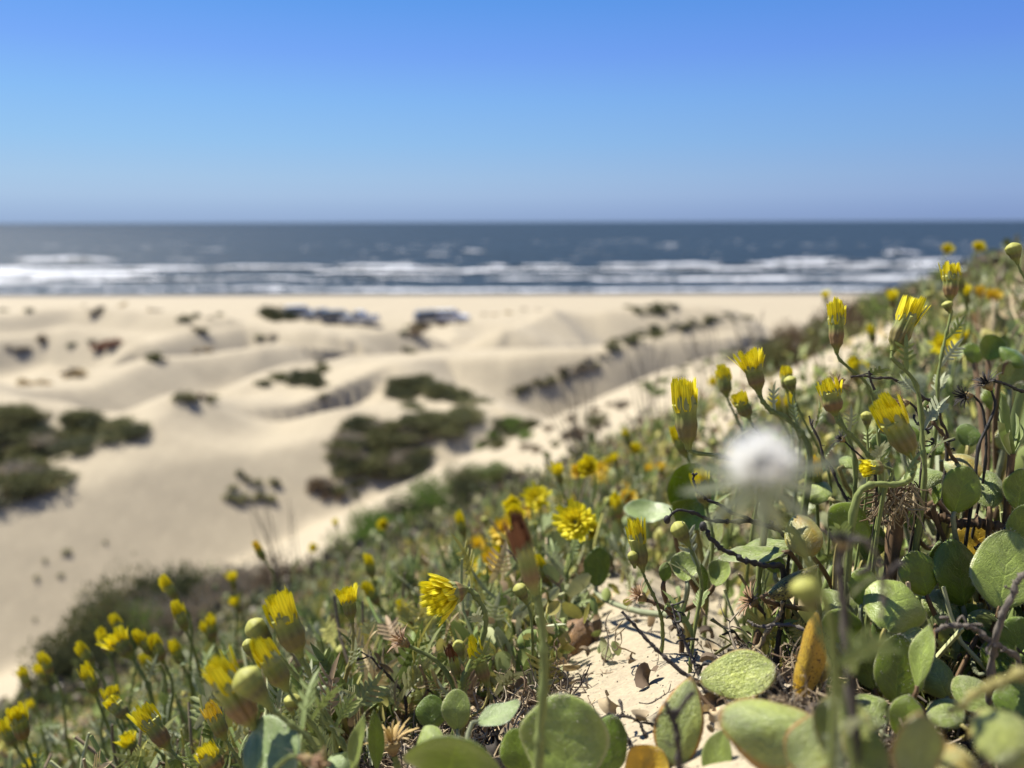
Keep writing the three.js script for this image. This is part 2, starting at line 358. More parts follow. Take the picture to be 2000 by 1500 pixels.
const twigBits = (n, R, rad, flat = 0.75) => { const l = []; for (let i = 0; i < n; i++) { const a = R() * 6.283, r = 0.75 * Math.sqrt(R()), h = 0.3 + 0.5 * R() * (1 - r * 0.5); l.push(tube([V3(0.1 * Math.cos(a), -0.03, 0.1 * Math.sin(a)).multiplyScalar(rad), V3(r * 0.5 * Math.cos(a + 0.3), h * 0.55 * flat, r * 0.5 * Math.sin(a + 0.3)).multiplyScalar(rad), V3(r * Math.cos(a), h * flat, r * Math.sin(a)).multiplyScalar(rad)], 0.02 * rad, 0.006 * rad, { n: 4, m: 4 })); } return merge(l); };
const shrubGeo = [0, 1, 2, 3].map((i) => leafBits(1500, rng(100 + i), 1, 0.45, 0.13));
const shrubFine = [0, 1, 2].map((i) => leafBits(7000, rng(120 + i), 1, 0.5, 0.055, 0.8, 0.38));
const shrubTwigs = [0, 1].map((i) => twigBits(26, rng(140 + i), 1));
const leafMat = (r, g, b, t = 0.25) => mat({ color: lin(r, g, b), vertexColors: true, transmission: t, thickness: 0, roughness: 0.9, specularIntensity: 0.25 });
const FOL = { olive: leafMat(0.190, 0.196, 0.078), dark: leafMat(0.108, 0.120, 0.057), green: leafMat(0.190, 0.294, 0.062, 0.3), brown: leafMat(0.230, 0.170, 0.101), red: leafMat(0.298, 0.144, 0.092), grey: leafMat(0.364, 0.320, 0.237), pale: leafMat(0.404, 0.406, 0.205), straw: leafMat(0.647, 0.524, 0.289) };
const woodMat = mat({ color: lin(0.11, 0.09, 0.07) });
let sv = 0;
function clump(g, p, rx, ry, rz, kind, fine, R) { // one bush of a patch, at world point p
  const f = shadows(new THREE.Mesh((fine ? shrubFine : shrubGeo)[sv++ % (fine ? 3 : 4)], FOL[kind])); f.name = 'shrub_clump';
  f.position.copy(p).sub(g.position); f.scale.set(rx, ry, rz); f.rotation.y = R() * 6.283; g.add(f);
  const w = shadows(new THREE.Mesh(shrubTwigs[sv % 2], woodMat)); w.name = 'branches'; f.add(w);
}
// a patch of scrub: outline as seen in the photograph, bushes set on the dune below it
function scrub(label, poly, n, size, kinds, tall = 0.5, category = 'shrub', fine = false, group, from = 6) {
  const R = rng(Math.floor(poly[0][0] * 7 + poly[0][1] * 13 + n)), pts = [];
  const us = poly.map((q) => q[0]), vs = poly.map((q) => q[1]);
  const inside = (u, v) => { let c = false; for (let i = 0, j = poly.length - 1; i < poly.length; j = i++) { const [a, b] = poly[i], [e, f] = poly[j]; if ((b > v) !== (f > v) && u < (e - a) * (v - b) / (f - b) + a) c = !c; } return c; };
  for (let k = 0; k < 4000 && pts.length < n; k++) {
    const u = lerp(Math.min(...us), Math.max(...us), R()), v = lerp(Math.min(...vs), Math.max(...vs), R());
    if (!inside(u, v)) continue;
    const p = hit(u + 16 * (R() - 0.5), v + 8 * (R() - 0.5), 0, from); if (p) { p.y = H(p) - size * 0.06; pts.push(p); }
  }
  if (!pts.length) { console.log('no place for', label); return; }
  const g = thing(n > 3 ? 'scrub_patch' : 'dune_shrub', label, category, pts[0], group);
  for (const p of pts) { const s = size * (0.35 + 0.95 * R()); clump(g, p, s, s * tall * (0.8 + 0.5 * R()) / 0.5, s * (0.8 + 0.4 * R()), kinds[Math.floor(R() * kinds.length)], fine, R); }
}
const box = (u, v, w, h, slope = 0) => [[u - w / 2, v - h / 2 - slope], [u + w / 2, v - h / 2 + slope], [u + w / 2, v + h / 2 + slope], [u - w / 2, v + h / 2 - slope]];
// far dunes
scrub('large dark scrub patch covering the dune face at the left edge', [[-40, 800], [60, 800], [140, 815], [160, 860], [150, 925], [90, 950], [-40, 985]], 110, 0.95, ['olive', 'dark', 'olive', 'olive', 'grey', 'olive'], 0.26);
scrub('tapering tongue of olive scrub right of the left-edge patch', [[130, 812], [200, 815], [285, 850], [230, 856], [160, 862]], 34, 0.8, ['olive', 'dark', 'olive'], 0.26);
scrub('dark scrub along the upper rim of the sand hole, mid picture', [[760, 745], [830, 742], [900, 765], [960, 795], [880, 785], [820, 762], [812, 800], [790, 800]], 64, 0.9, ['olive', 'dark', 'olive'], 0.26);
scrub('olive scrub below the bare sand hole, mid picture', [[800, 805], [850, 812], [900, 800], [930, 808], [880, 850], [820, 850]], 44, 0.85, ['olive', 'dark', 'olive'], 0.26);
scrub('broad dark green scrub mound on the sand, mid picture', [[645, 850], [690, 815], [790, 825], [850, 845], [850, 900], [790, 935], [690, 930], [655, 890]], 90, 0.85, ['olive', 'dark', 'olive', 'olive', 'grey'], 0.28);
scrub('purplish brown scrub under the broad green mound', [[610, 945], [700, 925], [720, 950], [670, 985], [620, 985]], 9, 0.45, ['brown', 'grey', 'olive'], 0.42);
scrub('dark brown shrub streaking down a small dune peak', [[575, 735], [605, 740], [640, 772], [620, 782], [590, 765]], 7, 0.75, ['brown', 'dark'], 0.45);
scrub('small olive shrub just above the brown peak shrub', box(615, 714, 34, 14, 4), 3, 0.7, ['olive', 'dark'], 0.45);
scrub('low dark line of scrub crowning the bright curved ridge', [[320, 792], [370, 770], [415, 770], [415, 782], [370, 780]], 8, 0.5, ['olive', 'brown'], 0.35);
scrub('low olive scrub line left of the small dune peak', [[515, 750], [545, 732], [570, 732], [545, 742]], 5, 0.6, ['olive'], 0.35);
scrub('reddish brown shrub on the far dunes', box(200, 673, 46, 14, 2), 4, 1.1, ['red', 'brown', 'dark'], 0.45);
scrub('small dark shrub left of the reddish one', box(82, 664, 22, 14, 4), 2, 1.0, ['dark', 'brown'], 0.55);
scrub('small grey green shrub between the dark and the reddish one', box(130, 672, 20, 10, 2), 2, 0.8, ['olive'], 0.5);
scrub('grey brown shrub at the left edge on the far dunes', box(20, 685, 36, 14, 4), 3, 0.9, ['grey', 'brown'], 0.4);
scrub('slanting olive shrub right of and below the reddish one', box(303, 702, 48, 10, 8), 4, 0.8, ['olive', 'brown'], 0.4);
scrub('olive shrub slanting beneath the dark round one, far dunes', box(378, 642, 50, 10, 8), 4, 1.1, ['olive', 'brown'], 0.4);
scrub('small round dark shrub on the far dunes', box(405, 616, 34, 8, 3), 3, 1.3, ['dark', 'olive'], 0.45);
scrub('very dark shrub in front of the parked vehicles', box(552, 624, 54, 10, 0), 6, 1.9, ['dark'], 0.55);
scrub('faint scrub slanting down near the beach at the left', box(178, 600, 56, 8, 9), 4, 1.2, ['grey', 'olive'], 0.4);
scrub('thin dark scrub line at the left edge near the beach', box(28, 606, 62, 4, -1), 5, 1.0, ['olive'], 0.35);
scrub('pale dry grass line on the dunes near the beach', box(265, 602, 90, 6, 3), 6, 0.9, ['straw', 'grey'], 0.35, 'dune grass');
scrub('pale dry grass on the bright dune at the left', box(62, 750, 60, 8, -3), 5, 0.6, ['pale', 'straw'], 0.35, 'dune grass');
scrub('grey dry grass right of the pale clump at the left', box(142, 735, 44, 14, -2), 5, 0.6, ['grey', 'straw'], 0.4, 'dune grass');
scrub('small dry scrub on the middle far dunes', box(508, 661, 46, 8, 2), 4, 0.7, ['grey', 'pale'], 0.35);
scrub('pale scrub on the flat left of the middle far dunes', box(390, 686, 40, 6, 0), 3, 0.5, ['straw', 'grey'], 0.35);
scrub('green scrub strip in the hollow below the lone white car', box(815, 646, 90, 12, -8), 8, 1.0, ['olive', 'green', 'brown'], 0.4);
scrub('small dark shrub on the track between two dunes', box(792, 690, 14, 10), 2, 0.7, ['olive'], 0.5);
scrub('dark scrub strip on a far crest right of the middle', [[1215, 606], [1300, 592], [1340, 596], [1280, 612]], 18, 0.95, ['olive', 'dark'], 0.32);
scrub('faint scrub running along the beach behind the white car', box(1000, 610, 130, 6, -8), 7, 0.7, ['straw', 'grey'], 0.35, 'dune grass');
// on the second slope
scrub('long strip of dark scrub slanting up the sand ridge', [[1170, 668], [1260, 640], [1340, 622], [1420, 606], [1470, 622], [1400, 632], [1280, 660], [1190, 682]], 60, 0.7, ['olive', 'dark', 'olive'], 0.35);
scrub('patchy scrub strip low on the sand ridge', [[985, 768], [1060, 735], [1180, 690], [1190, 705], [1090, 745], [1010, 775]], 46, 0.42, ['olive', 'dark', 'grey'], 0.35);
scrub('dense dark green bush below the sand ridge', [[925, 880], [985, 820], [1060, 815], [1040, 850], [980, 875]], 40, 0.5, ['green', 'dark', 'olive'], 0.45, 'bush', true);
scrub('grey brown twiggy scrub on the slope above the yellow flowers', [[1000, 880], [1090, 830], [1160, 800], [1240, 790], [1160, 850], [1080, 890], [1010, 905]], 26, 0.2, ['grey', 'brown', 'brown', 'olive'], 0.5, 'shrub', true, undefined, 2.5);
scrub('green mat creeping over the top of the near sand slope', [[1240, 760], [1320, 715], [1420, 690], [1500, 660], [1500, 690], [1400, 720], [1290, 775]], 44, 0.2, ['green', 'olive', 'dark'], 0.4, 'ground cover', true, undefined, 1.2);
// the near shoulder of the slope
const shoulder = (u, v, c) => hit(u, v, c, 0.5, 12);
function bush(label, list, category = 'bush', k = 1) { // [u, v, distance, radius, kind, tall]
  const R = rng(Math.floor(list[0][0] * 3 + list[0][1])); let g = null;
  for (const [u, v, d, r, kind] of list) { const p = P(u, v, d), y = p.y; p.y = H(p) - r * 0.05; const tall = clamp((y - p.y + r * 0.35) / 0.72, r * 0.9, r * 3.2) * k; g ??= thing('dune_bush', label, category, p); clump(g, p, Math.max(r * 1.05 * k, tall * 0.5), tall, Math.max(r * 1.05 * k, tall * 0.5), kind, true, R); }
}
bush('bright green bush left of the yellow blossoms', [[840, 960, 3.0, 0.17, 'green'], [900, 935, 3.1, 0.17, 'olive'], [960, 920, 3.3, 0.16, 'green'], [800, 985, 2.9, 0.12, 'dark'], [930, 950, 2.9, 0.12, 'dark'], [990, 925, 3.2, 0.1, 'olive']]);
bush('dark green bush under the sand track, lower centre', [[700, 1060, 2.6, 0.13, 'green'], [740, 1040, 2.6, 0.13, 'green'], [670, 1075, 2.6, 0.1, 'dark'], [770, 1010, 2.7, 0.1, 'green'], [720, 1000, 2.8, 0.09, 'green']]);
bush('green bush jutting over the sand at the lower left', [[235, 1135, 2.2, 0.12, 'olive'], [300, 1118, 2.2, 0.13, 'olive'], [360, 1118, 2.3, 0.11, 'green'], [410, 1130, 2.3, 0.1, 'dark'], [270, 1145, 2.1, 0.11, 'dark'], [330, 1140, 2.1, 0.11, 'dark']]);
bush('small green bush with dark base at the far lower left', [[160, 1225, 1.7, 0.1, 'olive'], [205, 1212, 1.7, 0.09, 'olive'], [125, 1255, 1.6, 0.07, 'dark'], [180, 1240, 1.6, 0.08, 'dark'], [230, 1222, 1.7, 0.08, 'green'], [110, 1270, 1.8, 0.06, 'olive']]);
bush('dead grey twiggy bush in the lower left mat', [[430, 1150, 2.0, 0.12, 'grey'], [480, 1140, 2.0, 0.12, 'grey'], [520, 1120, 2.1, 0.12, 'grey'], [280, 1200, 1.8, 0.09, 'grey'], [560, 1110, 2.0, 0.1, 'brown'], [330, 1190, 1.8, 0.09, 'grey']], 'dead bush');
bush('dark brown thicket on the right skyline', [[1560, 640, 2.6, 0.16, 'brown', 0.7], [1620, 620, 2.6, 0.18, 'brown', 0.7], [1680, 600, 2.6, 0.2, 'brown', 0.7], [1740, 590, 2.7, 0.2, 'olive', 0.7], [1640, 640, 2.4, 0.14, 'olive', 0.6], [1520, 665, 2.5, 0.12, 'olive', 0.5], [1790, 570, 2.7, 0.2, 'brown', 0.8]], 'thicket', 0.85);
bush('pale green bush behind the right skyline flowers', [[1840, 580, 2.2, 0.15, 'pale', 0.8], [1900, 560, 2.2, 0.15, 'olive', 0.8], [1960, 560, 2.0, 0.12, 'pale', 0.6], [1760, 620, 2.0, 0.12, 'green', 0.6], [1810, 640, 1.8, 0.1, 'olive', 0.6], [1880, 590, 1.9, 0.12, 'green', 0.6], [1990, 540, 2.0, 0.12, 'olive', 0.6]], 'bush', 0.95);
{ // sparse plant standing on the bare dune
  const R = rng(5); const g = thing('sparse_dune_plant', 'sparse grey green plant alone on the bare dune slope', 'plant', (() => { const p = hit(490, 985, 0, 6); p.y = H(p); return p; })());
  for (let i = 0; i < 16; i++) { const p = hit(440 + 110 * R(), 925 + 65 * R(), 0, 6); if (p) { p.y = H(p); clump(g, p, 0.14 + 0.16 * R(), 0.2 + 0.2 * R(), 0.2, ['pale', 'olive', 'pale'][i % 3], false, R); } }
}
for (const [u, v, s, l] of [[130, 1080, 0.2, 'grey green sprout on the lower left sand, topmost of several'], [88, 1095, 0.12, 'tiny grey sprout left of the topmost sand sprout'], [70, 1130, 0.14, 'grey sprout low on the left sand face'], [118, 1125, 0.13, 'grey sprout below the topmost sand sprout'], [68, 1210, 0.09, 'lowest green sprout on the left sand face'], [205, 1060, 0.12, 'faint sprout highest on the left sand face'], [160, 1160, 0.1, 'faint sprout near the jutting green bush']]) {
  const p = hit(u, v, 0, 6); p.y = H(p); const g = thing('sand_sprout', l, 'sprout', p, 'sprouts on the bare sand'); clump(g, p, s, s * 0.9, s * 0.8, 'pale', false, rng(u));
}

// ------------------------------------------------------------------ plant materials
const vein = (u, v) => { // pale pinnate veins of a leaf, u across, v along
  const s = Math.abs(u - 0.5) * 2; let k = Math.exp(-Math.pow(s / 0.035, 2)) * (1 - v);
  const q = ((v + 0.35 * (1 - s) - 0.35) * 6.5 + 0.6 * noise(u * 7, v * 7)); const f = Math.abs(q - Math.round(q)); k += 0.55 * Math.exp(-Math.pow(f / 0.09, 2)) * (1 - s * 0.8);
  return k;
};
function leafTex(base, o = {}) { // colours in sRGB 0..1
  const { grain = 0.1, mott = 0.12, rim = null, rimW = 0.05, veins = 0.2, alt = null, altAmt = 0, spots = 0, spotC = [0.25, 0.12, 0.04], seed = 1 } = o;
  return tex(256, (u, v) => {
    const m = fbm(u * 5 + seed, v * 5 + seed * 3, 4) - 0.5, f = noise(u * 60 + seed, v * 60) - 0.5, k = 1 + mott * 2 * m + 0.10 * f;
    let c = base.map((x) => x * k);
    if (alt) { const a = clamp(altAmt + 1.6 * (fbm(u * 2.3 + seed * 7, v * 2.3, 3) - 0.5), 0, 1); c = c.map((x, i) => lerp(x, alt[i] * k, a)); }
    const ve = vein(u, v) * veins; c = c.map((x) => x * (1 + ve));
    const g = hash2(Math.floor(u * 256) + seed * 999, Math.floor(v * 256)); const gm = smooth(0.35, 0.7, fbm(u * 4 + seed, v * 4, 3));
    if (g < grain * gm * 1.6) { const w = 0.35 + 0.4 * hash2(i32(u * 256), i32(v * 256) + 5); c = c.map((x, i) => lerp(x, [0.86, 0.86, 0.78][i], w)); }
    if (spots && noise(u * 44 + seed * 3, v * 44) > 1 - spots) c = c.map((x, i) => lerp(x, spotC[i], 0.75));
    const e = Math.hypot((u - 0.5) * 2, (v - 0.5) * 2); if (rim) { const r = smooth(1 - rimW * 2.2, 1 - rimW * 0.4, Math.max(Math.abs(u - 0.5) * 2, Math.abs(v - 0.5) * 2 * 0.98)); c = c.map((x, i) => lerp(x, rim[i], 0.7 * r)); }
    return c;
  });
}
const i32 = Math.floor;
const leafBump = tex(256, (u, v) => { const k = 0.35 * noise(u * 120, v * 120) + 0.2 * noise(u * 40, v * 40) + 0.45 * (1 - Math.min(1, vein(u, v))); return [k, k, k]; }, false);
const wrinkle = tex(256, (u, v) => { const k = 0.6 * fbm(u * 26 + 3 * fbm(u * 4, v * 4, 2), v * 9, 4) + 0.4 * noise(u * 80, v * 80); return [k, k, k]; }, false);
const leafM = (t, o = {}) => mat({ map: t, bumpMap: leafBump, bumpScale: 0.00022, roughness: 0.36, specularIntensity: 0.85, transmission: 0.34, thickness: 0, ...o });
const rimPale = [0.72, 0.72, 0.52], rimRust = [0.72, 0.53, 0.25];
const LEAF = {
  grey: leafM(leafTex([0.60, 0.67, 0.31], { grain: 0.10, rim: rimPale, seed: 1 }), { transmission: 0.22 }),
  grain: leafM(leafTex([0.58, 0.65, 0.31], { grain: 0.42, rim: rimPale, seed: 2 }), { transmission: 0.22, bumpScale: 0.0006 }),
  green: leafM(leafTex([0.62, 0.72, 0.16], { grain: 0.04, rim: rimPale, rimW: 0.04, seed: 3 }), { transmission: 0.58 }),
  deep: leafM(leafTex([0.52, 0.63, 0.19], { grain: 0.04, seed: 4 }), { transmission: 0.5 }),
  lime: leafM(leafTex([0.76, 0.79, 0.40], { grain: 0.06, rim: rimRust, alt: [0.70, 0.76, 0.38], altAmt: 0.3, seed: 5 }), { bumpMap: wrinkle, bumpScale: 0.0009, roughness: 0.38 }),
  limeRust: leafM(leafTex([0.72, 0.76, 0.38], { grain: 0.06, rim: [0.80, 0.5, 0.2], rimW: 0.09, alt: [0.60, 0.66, 0.40], altAmt: 0.4, seed: 6 }), { bumpMap: wrinkle, bumpScale: 0.0005 }),
  turning: leafM(leafTex([0.60, 0.67, 0.36], { grain: 0.25, alt: [0.78, 0.62, 0.22], altAmt: 0.35, seed: 7 })),
  yellow: leafM(leafTex([0.90, 0.76, 0.20], { grain: 0.02, alt: [0.88, 0.76, 0.28], altAmt: 0.3, rim: [0.82, 0.66, 0.34], seed: 8 }), { transmission: 0.5 }),
  speckled: leafM(leafTex([0.89, 0.71, 0.20], { grain: 0.02, spots: 0.20, alt: [0.80, 0.70, 0.25], altAmt: 0.2, seed: 9 }), { transmission: 0.4 }),
  blue: leafM(leafTex([0.56, 0.64, 0.38], { grain: 0.08, rim: [0.66, 0.74, 0.62], seed: 10 }), { transmission: 0.25 }),
  dead: leafM(leafTex([0.72, 0.55, 0.30], { grain: 0.03, alt: [0.48, 0.33, 0.18], altAmt: 0.4, seed: 11 }), { transmission: 0.25, roughness: 0.8, bumpMap: wrinkle, bumpScale: 0.0012 }),
  rotten: leafM(leafTex([0.60, 0.58, 0.22], { grain: 0.08, spots: 0.38, spotC: [0.14, 0.09, 0.03], alt: [0.75, 0.6, 0.2], altAmt: 0.3, seed: 12 })),
};
const stemTex = tex(128, (u, v) => { const k = 0.9 + 0.3 * (fbm(u * 8, v * 3, 3, 8) - 0.5), w = noise(u * 40, v * 90) > 0.82 ? 0.25 : 0; return [k + w, k + w, k + w]; });
const STEM = {
  green: mat({ map: stemTex, color: lin(0.27, 0.32, 0.10), roughness: 0.7, specularIntensity: 0.4 }),
  pale: mat({ map: stemTex, color: lin(0.33, 0.36, 0.20), roughness: 0.75 }),
  yellow: mat({ map: stemTex, color: lin(0.38, 0.33, 0.09), roughness: 0.7 }),
  brown: mat({ map: stemTex, color: lin(0.20, 0.12, 0.055), roughness: 0.85 }),
  black: mat({ map: stemTex, color: lin(0.022, 0.019, 0.016), roughness: 0.7 }),
  dark: mat({ map: stemTex, color: lin(0.075, 0.058, 0.045), roughness: 0.85 }),
  greyTwig: mat({ map: stemTex, color: lin(0.20, 0.17, 0.135), roughness: 0.95 }),
  straw: mat({ map: stemTex, color: lin(0.46, 0.36, 0.20), roughness: 0.9 }),
};
const petalTex = tex(64, (u, v) => { const s = 1 - 0.16 * Math.pow(Math.abs(Math.sin(u * 9.42)), 8) + 0.10 * (noise(u * 9, v * 5) - 0.5); return [s, s * (0.97 + 0.05 * v), s]; });
const PETAL = { yellow: mat({ map: petalTex, color: lin(1.18, 1.02, 0.03), roughness: 0.6, transmission: 0.4, thickness: 0, specularIntensity: 0.3 }), orange: mat({ map: petalTex, color: lin(1.18, 0.86, 0.02), roughness: 0.7, transmission: 0.35, thickness: 0 }), straw: mat({ map: petalTex, color: lin(0.55, 0.38, 0.12), roughness: 0.85, transmission: 0.2, thickness: 0 }), brown: mat({ map: petalTex, color: lin(0.42, 0.25, 0.12), roughness: 0.85, transmission: 0.2, thickness: 0 }), rust: mat({ map: petalTex, color: lin(0.24, 0.085, 0.022), roughness: 0.8 }), black: mat({ map: petalTex, color: lin(0.035, 0.03, 0.026), roughness: 0.9 }) };
const sepalMat = mat({ vertexColors: true, roughness: 0.6, specularIntensity: 0.4, transmission: 0.15, thickness: 0 });

// ------------------------------------------------------------------ flower heads: one unit long along +y
function strip(base, dir, out, len, wid, bend, o = {}) { // a strap petal or bract, toothed at the tip
  const { teeth = 4, rows = 5, cup = 0.25, taper = 0.85, tipW = 0.75 } = o, side = dir.clone().cross(out).normalize(), pos = [], uv = [], idx = [], cols = teeth ? teeth * 2 : 2;
  let p = base.clone(), t = dir.clone(), n = out.clone();
  for (let i = 0; i <= rows; i++) {
    const f = i / rows, w = wid * (f < 0.15 ? lerp(0.55, 1, f / 0.15) : lerp(1, tipW, Math.pow((f - 0.15) / 0.85, 2))) * 0.5;
    for (let j = 0; j <= cols; j++) {
      const s = j / cols * 2 - 1; let ext = 0; if (i === rows && teeth) ext = (j % 2 ? 0.10 : -0.02) * len; if (i === rows && !teeth) ext = (1 - Math.abs(s)) * 0.25 * len;
      pos.push(p.x + side.x * s * w + n.x * cup * w * (s * s - 0.5) + t.x * ext, p.y + side.y * s * w + n.y * cup * w * (s * s - 0.5) + t.y * ext, p.z + side.z * s * w + n.z * cup * w * (s * s - 0.5) + t.z * ext);
      uv.push(j / cols, f);
    }
    p = p.clone().addScaledVector(t, len / rows);
    const q = new THREE.Quaternion().setFromAxisAngle(side, -bend / rows); t.applyQuaternion(q); n.applyQuaternion(q);
  }
  for (let i = 0; i < rows; i++) for (let j = 0; j < cols; j++) { const a = i * (cols + 1) + j, b = a + cols + 1; idx.push(a, b, a + 1, b, b + 1, a + 1); }
  return geom(pos, idx, uv);
}
function involucre(R, prof, o = {}) { // [height, radius, r, g, b] rings, ribbed by overlapping bracts
  const { ribs = 9, depth = 0.07, m = 36 } = o, pos = [], col = [], uv = [], idx = [], ph = R() * 6;
  const rows = 22, get = (t) => { let k = 0; while (k < prof.length - 2 && t > prof[k + 1][0]) k++; const a = prof[k], b = prof[k + 1], f = clamp((t - a[0]) / (b[0] - a[0]), 0, 1), s = f * f * (3 - 2 * f); return a.map((x, i) => lerp(x, b[i], i === 1 ? s : f)); };
  const y0 = prof[0][0], y1 = prof[prof.length - 1][0];
  for (let i = 0; i <= rows; i++) {
    const q = get(lerp(y0, y1, i / rows));
    for (let j = 0; j <= m; j++) {
      const a = j / m * 6.28318, rb = Math.pow(Math.abs(Math.cos(a * ribs / 2 + ph)), 0.6), k = 1 - depth + depth * 1.6 * rb * smooth(0.05, 0.3, i / rows);
      const r = q[1] * k * (1 + 0.05 * Math.sin(a * 2 + ph * 3 + i * 0.2));
      pos.push(Math.cos(a) * r, q[0], Math.sin(a) * r); uv.push(j / m, i / rows);
      const c = 0.82 + 0.26 * rb + 0.22 * (noise(a * 3 + ph, i * 0.7) - 0.5), edge = rb < 0.35 ? 1.25 : 1;
      col.push(q[2] * c * edge, q[3] * c * edge, q[4] * c);
    }
  }
  for (let i = 0; i < rows; i++) for (let j = 0; j < m; j++) { const a = i * (m + 1) + j, b = a + m + 1; idx.push(a, b, a + 1, b, b + 1, a + 1); }
  const c0 = pos.length / 3; pos.push(0, y1 + 0.001, 0); uv.push(0, 0); col.push(prof.at(-1)[2], prof.at(-1)[3], prof.at(-1)[4]); for (let j = 0; j < m; j++) idx.push(c0, rows * (m + 1) + j + 1, rows * (m + 1) + j);
  return geom(pos, idx, uv, col);
}
const GR = [0.25, 0.28, 0.07], BR = [0.27, 0.17, 0.075], YG = [0.46, 0.46, 0.11], TAN = [0.36, 0.27, 0.12];
function bractTips(R, n, y, r, len, tilt) { const l = []; for (let i = 0; i < n; i++) { const a = i / n * 6.283 + R() * 0.3, o = V3(Math.cos(a), 0, Math.sin(a)); l.push(strip(o.clone().multiplyScalar(r).setY(y + (R() - 0.5) * 0.03), V3(0, 1, 0).addScaledVector(o, tilt * (0.6 + 0.8 * R())).normalize(), o.clone().addScaledVector(V3(0, 1, 0), -tilt), len * (0.8 + 0.4 * R()), r * 0.62, -0.05 + 0.2 * R(), { teeth: 0, rows: 3, cup: -0.3 })); } return merge(l); }
function petals(R, rings) { // [count, radius, height, length, width, tilt outwards, bend]
  const l = [];
  for (const [n, r, y, len, w, tilt, bend] of rings) for (let i = 0; i < n; i++) {
    const a = (i + R() * 0.5) / n * 6.283, tl = tilt + (R() - 0.5) * 0.22, o = V3(Math.cos(a), 0, Math.sin(a));
    const dir = V3(0, Math.cos(tl), 0).addScaledVector(o, Math.sin(tl)).normalize(), out = V3(0, -Math.sin(tl), 0).addScaledVector(o, Math.cos(tl)).normalize();
    const tw = (R() - 0.5) * 0.7; out.applyAxisAngle(dir, tw);
    l.push(strip(o.clone().multiplyScalar(r * (0.8 + 0.3 * R())).setY(y + (R() - 0.5) * 0.02), dir, out, len * (0.66 + 0.46 * R()), w * (0.8 + 0.4 * R()), bend + (R() - 0.5) * 0.25));
  }
  return merge(l);
}
const HEADS = { closed: [], half: [], open: [], bud: [], dry: [], tip: [], bloom: [] };
for (let i = 0; i < 5; i++) { const R = rng(200 + i), mid = i % 2 ? BR : [0.23, 0.19, 0.07];
  HEADS.closed.push({ inv: involucre(R, [[0, 0.045, ...GR], [0.06, 0.058, ...GR], [0.2, 0.115, ...mid], [0.34, 0.14, ...mid], [0.48, 0.132, ...GR], [0.66, 0.145, ...YG]], { depth: 0.13 }), tips: bractTips(R, 10, 0.57, 0.144, 0.15, 0.02), pet: petals(R, [[12, 0.13, 0.54, 0.43, 0.115, 0.03, -0.04], [10, 0.095, 0.54, 0.45, 0.11, 0.01, 0], [8, 0.05, 0.54, 0.43, 0.1, 0, 0]]) });
  HEADS.half.push({ inv: involucre(R, [[0, 0.055, ...GR], [0.08, 0.07, ...GR], [0.3, 0.145, ...mid], [0.5, 0.15, ...GR], [0.6, 0.17, ...YG]], { depth: 0.12 }), tips: bractTips(R, 10, 0.52, 0.165, 0.14, 0.12), pet: petals(R, [[14, 0.15, 0.52, 0.46, 0.125, 0.36, -0.1], [13, 0.11, 0.52, 0.46, 0.115, 0.22, 0], [11, 0.07, 0.52, 0.44, 0.105, 0.1, 0], [7, 0.03, 0.52, 0.4, 0.1, 0, 0]]) });
  HEADS.open.push({ inv: involucre(R, [[0, 0.06, ...GR], [0.06, 0.1, ...GR], [0.25, 0.2, ...BR], [0.38, 0.24, ...YG]], { depth: 0.1 }), tips: bractTips(R, 10, 0.3, 0.235, 0.14, 0.25), pet: petals(R, [[18, 0.19, 0.34, 0.50, 0.21, 0.72, 0.2], [17, 0.17, 0.35, 0.52, 0.20, 0.55, 0.15], [16, 0.14, 0.35, 0.52, 0.19, 0.4, 0.1], [14, 0.1, 0.35, 0.5, 0.17, 0.25, 0.1], [10, 0.06, 0.35, 0.48, 0.15, 0.1, 0], [5, 0.02, 0.35, 0.46, 0.13, 0, 0]]) });
  HEADS.bloom.push({ inv: involucre(R, [[0, 0.05, ...GR], [0.05, 0.09, ...GR], [0.2, 0.15, ...GR], [0.27, 0.16, ...YG]]), tips: bractTips(R, 10, 0.22, 0.155, 0.1, 0.5), pet: petals(R, [[17, 0.12, 0.25, 0.52, 0.2, 1.32, 0.35], [16, 0.1, 0.27, 0.46, 0.19, 1.05, 0.2], [14, 0.08, 0.28, 0.40, 0.17, 0.75, 0.1], [11, 0.05, 0.28, 0.32, 0.14, 0.4, 0]]) });
  HEADS.bud.push({ inv: involucre(R, [[0, 0.08, ...GR], [0.12, 0.1, ...GR], [0.4, 0.2, ...[0.17, 0.15, 0.06]], [0.62, 0.27, ...GR], [0.8, 0.28, ...YG], [0.92, 0.2, ...YG], [1.0, 0.04, ...YG]], { depth: 0.05, ribs: 10 }) });
  HEADS.tip.push({ inv: involucre(R, [[0, 0.05, ...GR], [0.06, 0.06, ...GR], [0.25, 0.11, ...mid], [0.42, 0.118, ...GR], [0.56, 0.115, ...YG], [0.62, 0.11, ...YG]], { depth: 0.12 }), tips: bractTips(R, 9, 0.5, 0.118, 0.16, 0.0), pet: petals(R, [[11, 0.108, 0.5, 0.45, 0.11, 0.03, 0.12], [9, 0.07, 0.5, 0.49, 0.10, 0.0, 0.05], [5, 0.02, 0.5, 0.47, 0.1, 0, 0]]) });
  HEADS.dry.push({ inv: involucre(R, [[0, 0.06, ...BR], [0.1, 0.1, ...BR], [0.3, 0.16, ...TAN], [0.42, 0.14, ...TAN]]), tips: null, pet: petals(R, [[12, 0.11, 0.36, 0.5, 0.07, 0.6, -1.1], [11, 0.08, 0.36, 0.55, 0.06, 0.35, -0.7], [8, 0.04, 0.36, 0.5, 0.06, 0.1, -0.3]]) });
}
